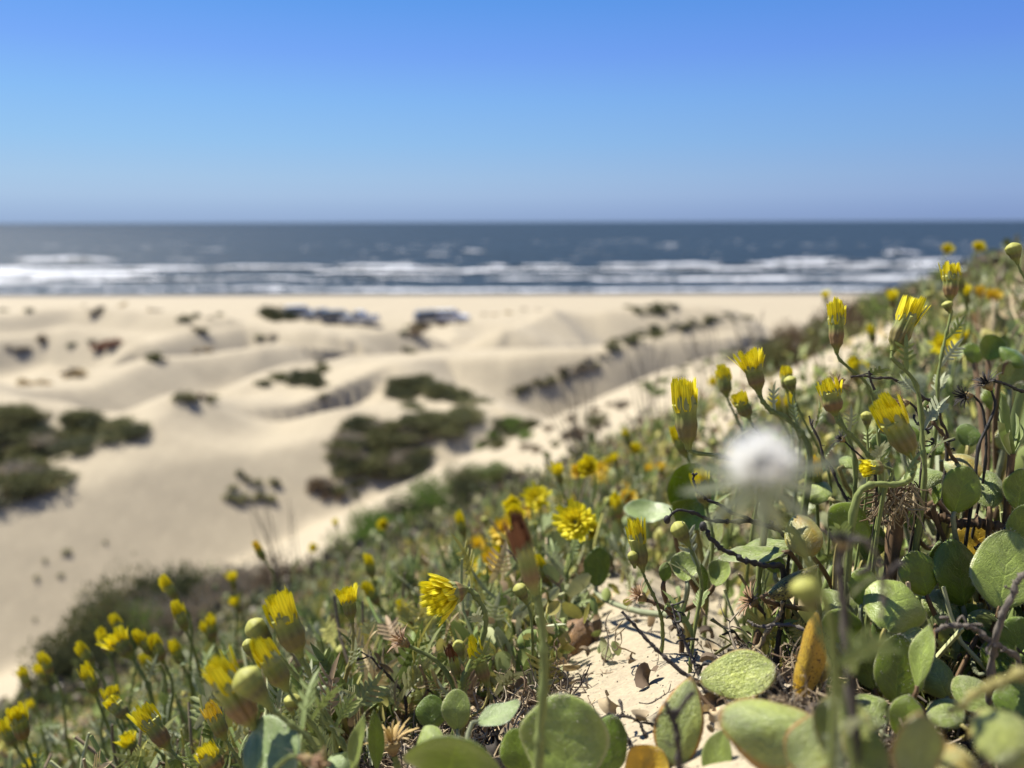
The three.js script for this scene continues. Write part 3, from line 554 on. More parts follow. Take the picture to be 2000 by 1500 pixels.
const bractM = mat({ color: lin(0.33, 0.35, 0.10), roughness: 0.6, transmission: 0.2, thickness: 0 });
const UP = V3(0, 1, 0); let hv = 0;
function putHead(g, kind, base, tip, width, petal = 'yellow', spin = 0) { // world points; width in metres, measured across the whole head
  const h = HEADS[kind][hv++ % 5], ax = tip.clone().sub(base), L = ax.length();
  const m = shadows(new THREE.Mesh(h.inv, sepalMat)); m.name = kind === 'bud' ? 'bud' : 'flower_head';
  m.position.copy(base).sub(g.position); m.quaternion.setFromUnitVectors(UP, ax.normalize()); m.rotateY(spin || hv * 1.7);
  const natural = { closed: 0.33, half: 0.58, open: 1.0, bloom: 1.05, bud: 0.56, tip: 0.26, dry: 0.7 }[kind], w = width / natural;
  m.scale.set(w, L, w); g.add(m);
  if (h.pet) { const p = shadows(new THREE.Mesh(h.pet, PETAL[petal])); p.name = 'petal_tuft'; m.add(p); }
  if (h.tips) { const p = shadows(new THREE.Mesh(h.tips, bractM)); p.name = 'bract_ring'; m.add(p); }
  return m;
}
const px = (n, d) => n * d / FPX;
// small lobed leaf of the flower stalks, unit long along +y
const lobed = [0, 1, 2, 3].map((i) => { const R = rng(300 + i), l = [], n = 3 + i % 3; const bend = 0.3 + 0.5 * R();
  l.push(strip(V3(0, 0, 0), UP, V3(0, 0, 1), 1, 0.16, bend, { teeth: 0, rows: 6, cup: 0.5 }));
  for (let k = 0; k < n; k++) for (const s of [-1, 1]) { const y = 0.35 + 0.5 * k / n; l.push(strip(V3(0, y, -0.5 * bend * y * y), V3(s * 0.9, 0.6, 0.15).normalize(), V3(0, 0, 1), 0.22 + 0.14 * R(), 0.1, 0.3, { teeth: 0, rows: 2, cup: 0.4 })); }
  return merge(l); });
const spoon = [0, 1].map((i) => strip(V3(0, 0, 0), UP, V3(0, 0, 1), 1, 0.24, 0.5 - i * 0.9, { teeth: 0, rows: 7, cup: 0.6, tipW: 1.1 }));
const lobeM = { pale: mat({ color: lin(0.50, 0.54, 0.32), roughness: 0.8, transmission: 0.3, thickness: 0 }), green: mat({ color: lin(0.29, 0.37, 0.10), roughness: 0.7, transmission: 0.35, thickness: 0 }) };
function putLeaflet(g, name, geo, m, at, dir, len, wide, spin) {
  const o = shadows(new THREE.Mesh(geo, m)); o.name = name; o.position.copy(at).sub(g.position); o.quaternion.setFromUnitVectors(UP, dir.clone().normalize()); o.rotateY(spin); o.scale.set(wide * len, len, wide * len); g.add(o); return o;
}
// a flowering stalk: [u, v] of the head's base and tip, its depth, then the stem down to the ground
function stalk(label, kind, tip, base, d, width, stem, o = {}) {
  const pts = stem.map((q) => P(q[0], q[1], q[2] ?? d)), last = pts.at(-1), g0 = H(last);
  const R = rng(Math.floor(tip[0] * 31 + tip[1]));
  if (last.y > g0) { if (last.y - g0 > 0.012) pts.push(last.clone().lerp(V3(last.x + 0.006 * (R() - 0.5), g0, last.z - 0.004), 0.55).add(V3(0.003 * (R() - 0.5), 0, 0))); pts.push(V3(pts.at(-1).x + 0.003 * (R() - 0.5), g0 - 0.004, pts.at(-1).z)); }
  const foot = pts.at(-1).clone(); foot.y = Math.min(foot.y, g0);
  const g = thing(o.name ?? (kind === 'bud' ? 'flower_bud_stalk' : 'flower_stalk'), label, o.category ?? (kind === 'bud' ? 'flower bud' : 'flower'), foot, o.group);
  const b = P(base[0], base[1], base[2] ?? d), t = P(tip[0], tip[1], tip[2] ?? d), r = px(width, d);
  putHead(g, kind, b, t, r, o.petal ?? 'yellow');
  const rs = o.stemR ?? clamp(r * 0.088, 0.00035, 0.0009) * (o.stem === 'black' || o.stem === 'dark' ? 0.7 : 1);
  part(g, 'stem', tube([b, ...pts], rs * 0.85, rs * 1.45, { rough: 0.17, knots: 6, seed: Math.floor(tip[0]) }), STEM[o.stem ?? 'green']);
  if (o.leaves !== 0) {
    const n = o.leaves ?? 3; const c = new THREE.CatmullRomCurve3([b, ...pts], false, 'centripetal');
    for (let i = 0; i < n; i++) { const q = c.getPoint(lerp(0.25, 0.9, (i + 0.3 + 0.4 * R()) / n)); putLeaflet(g, 'stem_leaf', lobed[i % 4], R() < 0.5 ? lobeM.pale : lobeM.green, q, V3(R() - 0.5, 0.35 + 0.5 * R(), R() - 0.5), 0.006 + 0.009 * R(), 0.8, R() * 6.28); }
  }
  for (const [u, v, du, dv, dd, wd] of o.buds ?? []) { const a = P(u, v, dd ?? d), e = P(du, dv, dd ?? d); putHead(g, 'bud', a, e, px(wd, d)); }
  return g;
}

// ------------------------------------------------------------------ flowering stalks near the camera
stalk('closed yellow flower standing alone left of the white seed head', 'closed', [1333, 742], [1345, 878], 0.25, 50, [[1356, 884], [1400, 890], [1450, 905], [1490, 930]], { leaves: 2 });
stalk('tall slim closed yellow flower above the bare sand, right', 'closed', [1633, 586], [1634, 690], 0.265, 33, [[1640, 702], [1662, 722], [1692, 748], [1710, 800], [1716, 860], [1722, 930]], {});
stalk('closed yellow flower with brown collar leaning right', 'closed', [1788, 586], [1744, 686], 0.25, 44, [[1742, 698], [1756, 712], [1786, 745], [1798, 800], [1802, 870], [1806, 930]], { leaves: 5 });
stalk('closed yellow flower over a small bud, against the surf', 'closed', [1858, 513], [1856, 590], 0.29, 32, [[1858, 608], [1850, 645], [1840, 690], [1832, 740], [1830, 820]], { leaves: 4, buds: [[1856, 612, 1848, 588, 0.286, 20]] });
stalk('brownish bud on a bent stem at the right edge', 'bud', [1976, 474], [1988, 516], 0.25, 27, [[1994, 530], [2010, 560], [2040, 640], [2060, 760]], { leaves: 0 });
stalk('plump closed yellow flower beside brown dry petals', 'closed', [1616, 742], [1632, 812], 0.245, 42, [[1636, 822], [1660, 848], [1694, 886], [1720, 930]], {});
stalk('large yellow flower tipped up left on a hooked stem', 'closed', [1722, 782], [1784, 896], 0.225, 54, [[1786, 912], [1779, 934], [1752, 946], [1706, 946], [1680, 960]], { leaves: 2 });
stalk('ragged half open yellow flower left of the bare sand', 'half', [1462, 684], [1484, 772], 0.285, 58, [[1490, 784], [1506, 802], [1528, 812], [1560, 840], [1580, 880]], {});
stalk('small yellow head left of the ragged half open flower', 'tip', [1409, 714], [1420, 775], 0.36, 28, [[1426, 790], [1440, 820], [1452, 850]], {});
stalk('small yellow head leaning left above the seed head', 'closed', [1438, 768], [1464, 818], 0.31, 30, [[1470, 830], [1490, 860]], { leaves: 1 });
stalk('green bud in front of a small yellow head', 'bud', [1541, 734], [1550, 770], 0.30, 24, [[1556, 790], [1580, 840], [1600, 880], [1620, 930]], { leaves: 3 });
stalk('small yellow head hidden behind the green bud', 'tip', [1535, 714], [1538, 765], 0.34, 24, [[1542, 790], [1560, 840]], { leaves: 1 });
stalk('tiny green bud between the plump and the hooked flower', 'bud', [1692, 803], [1694, 838], 0.25, 20, [[1694, 850], [1696, 890], [1694, 950]], { leaves: 3 });
stalk('closed yellow flower in front of bare sand, centre right', 'closed', [1237, 1016], [1256, 1118], 0.27, 34, [[1262, 1134], [1275, 1160], [1290, 1200]], { leaves: 1, buds: [[1240, 1110, 1234, 1076, 0.268, 20]] });
stalk('yellow green bud nodding left above the sand', 'bud', [1318, 1020], [1346, 1066], 0.245, 34, [[1352, 1078], [1364, 1110], [1370, 1150], [1362, 1200], [1352, 1260]], { leaves: 4 });
stalk('yellow head behind the thin black hooked twig', 'closed', [1362, 918], [1380, 990], 0.31, 34, [[1384, 1010], [1392, 1050]], { leaves: 0 });
stalk('tall brown tipped bud standing close in the centre', 'tip', [1005, 1008], [1048, 1165], 0.165, 40, [[1054, 1190], [1062, 1260], [1062, 1340], [1054, 1430], [1052, 1490]], { petal: 'rust', leaves: 0, stemR: 0.0009 });
stalk('big open yellow flower facing left on an arched stem', 'open', [826, 1176, 0.232], [914, 1150], 0.24, 94, [[928, 1162], [944, 1192], [948, 1222], [936, 1262], [918, 1300], [902, 1340], [896, 1400]], { leaves: 3, buds: [[905, 1290, 892, 1250, 0.238, 22]] });
stalk('dry brown flower head on an arched green stem, lower centre', 'dry', [762, 1236], [800, 1262], 0.245, 46, [[816, 1270], [846, 1286], [870, 1310], [886, 1345], [888, 1420]], { petal: 'brown', leaves: 1, category: 'dead flower' });
stalk('small closed flower with rust tip below the open one', 'tip', [876, 1256], [896, 1328], 0.242, 22, [[900, 1345], [906, 1380]], { petal: 'rust', leaves: 0 });
stalk('small yellow tipped flower hanging beside the arched stem', 'tip', [922, 1246], [952, 1340], 0.24, 28, [[954, 1352], [944, 1382], [920, 1400], [906, 1420]], { leaves: 0, stem: 'yellow' });
stalk('open topped yellow flower on a wavy stem, lower centre left', 'half', [675, 1146], [688, 1216], 0.28, 46, [[690, 1240], [690, 1268], [682, 1300], [672, 1335], [668, 1380]], { leaves: 1, stem: 'yellow' });
stalk('tall closed yellow flower, upper of the lower left cluster', 'closed', [536, 1160], [588, 1284], 0.215, 56, [[600, 1304], [616, 1350], [634, 1400], [660, 1440], [690, 1490]], { leaves: 3 });
stalk('round green bud, upper of the lower left cluster', 'bud', [486, 1212], [536, 1268], 0.215, 42, [[546, 1280], [576, 1316], [604, 1352], [622, 1372], [650, 1420]], { leaves: 2 });
stalk('short pointed yellow flower under the upper green bud', 'tip', [500, 1246], [562, 1348], 0.2, 44, [[572, 1362], [600, 1400], [630, 1450]], { leaves: 1 });
stalk('fat yellow flower, lower of the lower left cluster', 'closed', [416, 1288], [500, 1424], 0.185, 64, [[516, 1440], [548, 1470], [590, 1510]], { leaves: 1 });
stalk('big round green bud beside the fat yellow flower', 'bud', [466, 1310], [528, 1380], 0.18, 56, [[540, 1392], [570, 1416], [596, 1434], [620, 1470]], { leaves: 2 });
stalk('small green bud low in the lower left cluster', 'bud', [570, 1356], [572, 1396], 0.22, 32, [[574, 1410], [590, 1440], [610, 1470]], { leaves: 3 });
stalk('small green bud behind the pointed yellow flower', 'bud', [482, 1248], [494, 1288], 0.24, 24, [[500, 1305], [520, 1350]], { leaves: 1 });
stalk('open yellow flower tilted left above the dark green bush', 'half', [216, 1236], [260, 1288], 0.38, 52, [[270, 1304], [290, 1340]], { leaves: 2 });
stalk('slanting closed yellow flower at the bottom left', 'closed', [272, 1380], [332, 1464], 0.27, 38, [[346, 1478], [374, 1496], [410, 1530]], { leaves: 2 });
stalk('pair of yellow heads, front one, bottom left', 'closed', [212, 1364], [250, 1404], 0.31, 30, [[262, 1420], [290, 1450], [320, 1480]], { leaves: 1 });
stalk('pair of yellow heads, rear one, bottom left', 'closed', [215, 1340], [225, 1390], 0.34, 28, [[230, 1410], [250, 1450]], { leaves: 1 });
stalk('yellow flower with spreading tips at the bottom left', 'half', [244, 1432], [268, 1478], 0.32, 40, [[276, 1492], [300, 1530]], { leaves: 1 });
stalk('withered orange topped flower behind the fat yellow one', 'tip', [404, 1372], [440, 1444], 0.23, 32, [[450, 1460], [470, 1490]], { petal: 'orange', leaves: 1 });
stalk('short yellow flower on the bottom edge under the fat one', 'closed', [396, 1456], [430, 1510], 0.22, 44, [[440, 1530]], { leaves: 1 });
stalk('fading yellow and tan flower lying on the dry roots', 'closed', [1682, 914], [1728, 912], 0.235, 34, [[1742, 918], [1740, 935], [1730, 950]], { leaves: 0, petal: 'yellow' });
stalk('spent flower of yellow brown threads at the bottom centre', 'dry', [756, 1410], [770, 1476], 0.21, 70, [[774, 1490], [780, 1520]], { petal: 'straw', leaves: 0, category: 'dead flower' });
stalk('brown dry flower lying on the bottom edge', 'dry', [650, 1500], [580, 1478], 0.16, 46, [[566, 1478], [540, 1500], [530, 1530]], { petal: 'brown', leaves: 0, category: 'dead flower' });
stalk('tan round bud beside the tall brown tipped bud', 'bud', [1010, 1140], [1030, 1180], 0.28, 28, [[1036, 1200], [1040, 1240]], { leaves: 1 });
stalk('dry brown petals behind the plump closed flower', 'dry', [1652, 738], [1622, 760], 0.262, 40, [[1630, 790], [1650, 840], [1670, 900]], { petal: 'brown', leaves: 0, category: 'dead flower' });
stalk('black dead flower head on a dark stem, upper right', 'dry', [1912, 728], [1936, 762], 0.25, 44, [[1944, 790], [1930, 830], [1912, 870], [1905, 930]], { petal: 'black', stem: 'black', leaves: 0, category: 'dead flower' });
stalk('dark dead flower head nodding below the black one', 'dry', [1862, 776], [1900, 772], 0.255, 36, [[1916, 790], [1924, 830], [1925, 900]], { petal: 'black', stem: 'black', leaves: 0, category: 'dead flower' });
stalk('dark brown dead flower right of the hooked yellow one', 'dry', [1742, 790], [1776, 786], 0.262, 36, [[1790, 800], [1800, 840], [1800, 920]], { petal: 'brown', stem: 'dark', leaves: 0, category: 'dead flower' });
stalk('small black dead head between two yellow flowers, right', 'dry', [1632, 850], [1650, 862], 0.25, 30, [[1664, 876], [1690, 900], [1710, 930]], { petal: 'black', stem: 'black', leaves: 0, category: 'dead flower' });
stalk('brown crumpled flower beside the nodding bud', 'dry', [1446, 1160], [1480, 1182], 0.25, 54, [[1490, 1200], [1480, 1240], [1470, 1280]], { petal: 'brown', stem: 'brown', leaves: 0, category: 'dead flower' });
stalk('straw coloured dry flower above the sand patch', 'dry', [1230, 1150], [1262, 1172], 0.27, 48, [[1280, 1178], [1310, 1200], [1330, 1240]], { petal: 'brown', stem: 'brown', leaves: 0, category: 'dead flower' });

// open blossoms and heads farther into the mat: [kind, u, v, apparent width, height above the sand, petal, label]
const far = [
  ['bloom', 1118, 1012, 74, 'yellow', 'largest drooping yellow blossom behind the tall bud'], ['bloom', 972, 1032, 56, 'orange', 'orange yellow blossom left of the tall brown tipped bud'],
  ['bloom', 1044, 966, 52, 'yellow', 'yellow blossom up left of the largest drooping one'], ['open', 1003, 1004, 44, 'yellow', 'yellow blossom touching the tip of the tall bud'],
  ['bloom', 950, 1092, 56, 'orange', 'orange centred blossom above the big open flower'], ['bloom', 916, 1112, 50, 'yellow', 'yellow blossom behind the top of the big open flower'],
  ['open', 1146, 908, 46, 'yellow', 'yellow blossom pair above the mat, right one'], ['half', 1087, 912, 32, 'yellow', 'straight yellow head left of the blossom pair'],
  ['open', 1128, 918, 34, 'orange', 'yellow blossom pair above the mat, left one'], ['bloom', 865, 1198, 40, 'orange', 'orange blossom hidden under the big open flower'],
  ['open', 1240, 874, 28, 'yellow', 'small blossom by the grey scrub, right of the pair'], ['half', 1199, 890, 22, 'yellow', 'tiny blossom between the pair and the grey scrub'],
  ['open', 1226, 968, 34, 'orange', 'orange blossom behind a grey curved leaf'], ['tip', 1200, 974, 24, 'yellow', 'yellow head left of the orange blossom and curved leaf'],
  ['tip', 897, 1008, 22, 'yellow', 'slim yellow head against the bright green bush'], ['open', 746, 1024, 26, 'yellow', 'yellow head against the dark green bush'],
  ['tip', 784, 1182, 26, 'yellow', 'slim yellow head left of the big open flower'], ['half', 654, 1018, 14, 'yellow', 'tiny yellow head beneath the sand track'],
  ['open', 610, 1070, 20, 'yellow', 'small yellow head over the grey bush'], ['tip', 718, 1090, 22, 'yellow', 'slim yellow head below the dark green bush'],
  ['tip', 500, 1066, 18, 'orange', 'brownish head at the edge of the grey bush'], ['tip', 715, 1145, 24, 'yellow', 'slim yellow head right of the wavy stemmed flower'],
  ['half', 452, 1122, 26, 'yellow', 'yellow head over the grey bush, upper one'], ['half', 456, 1172, 26, 'yellow', 'yellow head over the grey bush, lower one'],
  ['tip', 320, 1134, 24, 'yellow', 'yellow head in front of the jutting green bush'], ['tip', 346, 1186, 26, 'yellow', 'yellow head below the jutting green bush'],
  ['tip', 222, 1207, 22, 'yellow', 'yellow head atop the small green bush'], ['tip', 155, 1262, 24, 'yellow', 'leaning yellow head before the small green bush'],
  ['tip', 196, 1236, 22, 'yellow', 'yellow head left of the tilted open flower'], ['tip', 168, 1308, 28, 'yellow', 'yellow head under the small green bush'],
  ['half', 78, 1302, 30, 'yellow', 'upright yellow pair at the left sand edge, front'], ['tip', 82, 1282, 22, 'yellow', 'upright yellow pair at the left sand edge, rear'],
  ['tip', 42, 1310, 20, 'yellow', 'yellow head at the far left sand edge'], ['closed', 30, 1392, 34, 'yellow', 'large yellow head on the left edge, bottom'],
  ['tip', 4, 1416, 26, 'yellow', 'yellow head cut by the left edge'], ['half', 30, 1434, 22, 'yellow', 'pale yellow head low on the left edge'],
  ['half', 62, 1486, 36, 'yellow', 'yellow head in the bottom left corner'], ['half', 58, 1372, 24, 'yellow', 'yellow head above the left edge one'],
  ['open', 298, 1492, 34, 'yellow', 'yellow blossom on the bottom edge, left of a pair'], ['open', 328, 1488, 28, 'yellow', 'yellow blossom on the bottom edge, right of a pair'],
  ['tip', 272, 1240, 26, 'yellow', 'yellow bud head right of the tilted open flower'], ['tip', 300, 1248, 26, 'yellow', 'yellow head beside a pale bud, left mat'],
  ['tip', 338, 1258, 24, 'yellow', 'yellow head right of the pale bud, left mat'], ['tip', 410, 1208, 22, 'yellow', 'yellow head in the left mat under the grey bush'],
  ['tip', 398, 1222, 20, 'yellow', 'pale yellow head low under the grey bush'], ['open', 344, 1428, 24, 'yellow', 'round yellow head beside the slanting closed flower'],
  ['tip', 280, 1284, 20, 'yellow', 'yellow head under the tilted open flower'], ['half', 1885, 563, 28, 'yellow', 'yellow blossom on the right skyline, leftmost of a row'],
  ['open', 1918, 568, 28, 'orange', 'orange yellow blossom on the right skyline, middle of a row'], ['open', 1944, 574, 30, 'orange', 'orange yellow blossom on the right skyline, end of a row'],
  ['open', 1902, 614, 24, 'yellow', 'yellow blossom below the skyline row'], ['half', 1876, 650, 32, 'yellow', 'yellow head beside the broad blossom, right'],
  ['bloom', 1848, 664, 50, 'yellow', 'broad yellow blossom behind the leaning flower'], ['tip', 1666, 706, 22, 'yellow', 'yellow head in front of bare sand, left of a pair'],
  ['open', 1684, 716, 30, 'yellow', 'yellow blossom in front of bare sand, right of a pair'], ['tip', 1868, 528, 22, 'yellow', 'yellow head behind the flower against the surf'],
  ['half', 1742, 572, 26, 'yellow', 'yellow head in the skyline thicket'], ['half', 1612, 572, 18, 'yellow', 'yellow head at the left end of the skyline thicket'],
  ['open', 1391, 744, 22, 'yellow', 'blurred round yellow head on the green mat'], ['tip', 1512, 778, 24, 'yellow', 'yellow head at the edge of the bare sand'],
  ['tip', 1540, 778, 24, 'yellow', 'yellow head under the green bud'], ['half', 1744, 752, 24, 'yellow', 'yellow head below the leaning flower'],
  ['tip', 1318, 842, 28, 'yellow', 'blurred yellow head left of the alone standing flower'], ['half', 1268, 912, 22, 'orange', 'orange head among the pale leaves, upper'],
  ['half', 1290, 908, 22, 'orange', 'orange head among the pale leaves, right of another'], ['half', 1176, 938, 20, 'orange', 'orange head below the blossom pair'],
  ['tip', 1050, 1094, 28, 'yellow', 'yellow head just right of the tall brown tipped bud'], ['tip', 1008, 1110, 22, 'yellow', 'yellow head just left of the tall brown tipped bud'],
  ['half', 1066, 1000, 22, 'yellow', 'yellow head between the tall bud and largest blossom'], ['open', 1852, 484, 24, 'yellow', 'tall yellow head breaking the skyline, left'],
  ['open', 1914, 480, 26, 'yellow', 'tall yellow head breaking the skyline, right'], ['tip', 1700, 640, 16, 'yellow', 'small yellow head on the sand mound'],
  ['tip', 1220, 842, 16, 'yellow', 'small yellow head in the grey scrub'], ['half', 830, 1090, 16, 'yellow', 'small yellow head in the middle mat'], ['tip', 1588, 902, 34, 'orange', 'yellow head behind the white seed head, right'],
];
for (const [u, v, w, k] of [[1000, 985, 40, 0], [1030, 992, 40, 1], [1062, 1040, 30, 0], [930, 1062, 44, 1], [986, 1074, 46, 0], [1140, 934, 30, 1], [1168, 914, 36, 1], [1112, 978, 30, 0], [1150, 1032, 44, 0], [1212, 952, 34, 1], [1244, 986, 32, 0], [1186, 902, 24, 0], [892, 1124, 40, 1], [1275, 940, 30, 1], [1090, 1040, 44, 1], [1300, 900, 26, 1], [1210, 1000, 34, 1]])
  far.push([k ? 'bloom' : 'open', u, v, w, k ? 'orange' : 'yellow', 'golden blossom in the blurred cluster left of the seed head']);
const REAL = { bloom: 0.017, open: 0.014, half: 0.0105, closed: 0.0078, tip: 0.0066 };
for (const [kind, u, v, w, petal, label] of far) {
  const R = rng(u * 17 + v), d = clamp(REAL[kind] * FPX / w, 0.27, 2.2), lenK = { bloom: 0.8, open: 0.9, half: 1.6, closed: 2.4, tip: 2.5 }[kind];
  const c = P(u, v, d), L = px(w, d) * lenK; let gy = H(c);
  const axis = kind === 'bloom' || kind === 'open' ? V3(-0.35 + 0.5 * (R() - 0.5), 0.6, 0.65 + 0.3 * R()).normalize() : V3(-0.35 + 0.5 * (R() - 0.5), 1, 0.2 * (R() - 0.3)).normalize();
  const tip = c.clone().addScaledVector(axis, L * 0.16), base = tip.clone().addScaledVector(axis, -L), foot = V3(base.x + 0.02 * (R() - 0.2), 0, base.z - 0.01 * R()); foot.y = H(foot) - 0.003;
  const g = thing('flower_stalk', label, 'flower', foot, 'yellow flowers in the mat behind the focus');
  putHead(g, kind, base, tip, px(w, d) * (kind === 'tip' || kind === 'half' ? 0.86 : 1), petal);
  const mid = base.clone().lerp(foot, 0.5).addScaledVector(V3(R() - 0.5, 0, R() - 0.5), 0.012); const down = base.clone().addScaledVector(axis, -Math.min(0.012, base.distanceTo(foot) * 0.3));
  part(g, 'stem', tube([base, down, mid, foot], 0.0007, 0.0009, { n: 10, m: 5 }), STEM.green);
  for (let i = 0; i < 6; i++) { const q = i < 2 ? mid.clone().lerp(down, 0.35 * i) : mid.clone().lerp(foot, 0.22 * (i - 2)); putLeaflet(g, 'stem_leaf', lobed[i % 4], i % 2 ? lobeM.green : lobeM.pale, q, V3(R() - 0.5, 0.5, R() - 0.5), 0.012 + 0.008 * R(), 0.8, R() * 6); }
}

{ // round pale buds standing through the mat
  const R = rng(606);
  for (let i = 0; i < 44; i++) {
    const a = lerp(-0.62, 0.5, R()), rr = 0.32 * Math.pow(6, R()), x = Math.sin(a) * rr, d = Math.cos(a) * rr, foot = V3(x, heightAt(x, d) - 0.003, -d), hgt = 0.03 + 0.035 * R();
    const top = V3(x - 0.012 * R(), foot.y + hgt, -d + 0.01 * (R() - 0.5)), ax = V3(-0.3 + 0.4 * (R() - 0.5), 1, 0.2 * (R() - 0.5)).normalize(), q = toPixel(top);
    if (!q || q[0] < 10 || q[0] > 1990 || q[1] > 1480) continue;
    if (q[0] > 1050 && q[0] < 1400 && q[1] > 1050) continue;
    const g = thing('flower_bud_stalk', q[0] < 800 ? 'small round unopened bud in the lower left mat' : 'small round unopened bud in the middle mat', 'flower bud', foot, q[0] < 800 ? 'buds in the left mat' : 'buds in the middle mat');
    const w = 0.0045 + 0.002 * R(), base = top.clone().addScaledVector(ax, -w * 1.7); putHead(g, 'bud', base, top, w);
    part(g, 'stem', tube([base, base.clone().addScaledVector(ax, -0.008), foot], 0.0006, 0.0008, { n: 6, m: 5 }), STEM.green);
  }
}

{ // where only its place tells a flower from the next: counted from the left
  const words = ['leftmost', ...'second third fourth fifth sixth seventh eighth ninth tenth eleventh twelfth thirteenth fourteenth fifteenth sixteenth seventeenth eighteenth nineteenth twentieth'.split(' ')];
  const nth = (k) => k < 20 ? words[k] + (k ? ' from the left' : '') : k < 29 ? 'twenty-' + ['first', ...words.slice(1)][k - 20] + ' from the left' : 'far right';
  for (const l of ['golden blossom in the blurred cluster left of the seed head', 'small round unopened bud in the lower left mat', 'small round unopened bud in the middle mat']) {
    const same = scene.children.filter((o) => o.userData.label === l).map((o) => [toPixel(o.position.clone().add(o.children[0].position))[0], o]).sort((a, b) => a[0] - b[0]);
    same.forEach(([, o], k) => { o.userData.label = l.replace(' left of the seed head', '') + ', ' + nth(k); });
  }
}

// ------------------------------------------------------------------ fleshy oval leaves
function leafGeo(o, seed) { // unit length along +y, unit wide; a closed, cushion-thick blade facing +z
  const { cup = 0.12, bend = 0.1, thick = 0.07, round = 0.55, a = 1, fold = 0, wav = 0.045 } = o, R = rng(seed), ph = R() * 6, T = 16, S = 12, pos = [], uv = [], idx = [];
  const half = (t) => 0.5 * Math.pow(Math.sin(Math.PI * Math.pow(clamp(t, 0, 1), a)), round);
  for (const face of [1, -1]) for (let i = 0; i <= T; i++) {
    const t = (1 - Math.cos(i / T * Math.PI)) / 2, w = half(t);
    for (let j = 0; j <= S; j++) {
      const s = Math.sin((j / S - 0.5) * Math.PI), x = s * w, e = Math.sqrt(Math.max(0, 1 - s * s)) * Math.sqrt(Math.max(0, w * 2));
      const lump = 0.5 * (noise(x * 7 + seed, t * 7) - 0.5) + 0.25 * (noise(x * 16 + seed, t * 16) - 0.5);
      let z = face * thick * e * (1 + lump) * (face > 0 ? 1 : 0.7) + cup * 4 * x * x + bend * (t - 0.3) * (t - 0.3) * 2 + fold * Math.abs(x) * 2 + wav * Math.sin(ph + t * 9) * s * s;
      z -= 0.03 * Math.exp(-Math.pow(x / 0.05, 2)) * (face > 0 ? 1 : -0.4) * Math.min(1, w * 3) * (1 - t);
      const k = (1 + wav * Math.sin(5 * Math.atan2(s, t - 0.5) + ph)) * (1 + 0.2 * (noise(seed * 3.7 + (s > 0 ? 5 : 9), t * 3.2) - 0.5));
      pos.push(x * k, t, z); uv.push(0.5 + s * 0.5, t);
    }
  }
  const W = S + 1, off = (T + 1) * W;
  for (let i = 0; i < T; i++) for (let j = 0; j < S; j++) { const p = i * W + j; idx.push(p, p + 1, p + W, p + 1, p + W + 1, p + W); const q = off + p; idx.push(q, q + W, q + 1, q + 1, q + W, q + W + 1); }
  return geom(pos, idx, uv);
}
const SHAPES = {
  flat: [{ cup: 0.07, bend: 0.12, thick: 0.095 }, 1], dome: [{ cup: -0.16, bend: -0.25, thick: 0.09 }, 2], bowl: [{ cup: 0.28, bend: 0.22, thick: 0.055, wav: 0.03 }, 3], oval: [{ cup: 0.08, bend: 0.12, round: 0.62, a: 0.9 }, 4],
  point: [{ cup: -0.06, bend: -0.12, round: 0.8, a: 0.72, thick: 0.09 }, 5], folded: [{ cup: -0.35, bend: -0.3, fold: -0.12, wav: 0.05, thick: 0.06, round: 0.6, a: 0.85 }, 6], slim: [{ cup: 0.2, bend: 0.15, round: 0.8, thick: 0.1 }, 7], wavy: [{ cup: 0.12, bend: 0.25, wav: 0.09, thick: 0.05 }, 8],
};
const LG = {};
for (const k in SHAPES) for (let v = 0; v < 4; v++) { const [o, seed] = SHAPES[k], R = rng(seed * 91 + v); LG[k + v] = leafGeo({ ...o, cup: (o.cup ?? 0.12) + 0.16 * (R() - 0.5), bend: (o.bend ?? 0.1) + 0.3 * (R() - 0.5), a: (o.a ?? 1) * (0.9 + 0.2 * R()) }, seed + v * 11.3); }
let lv = 0;
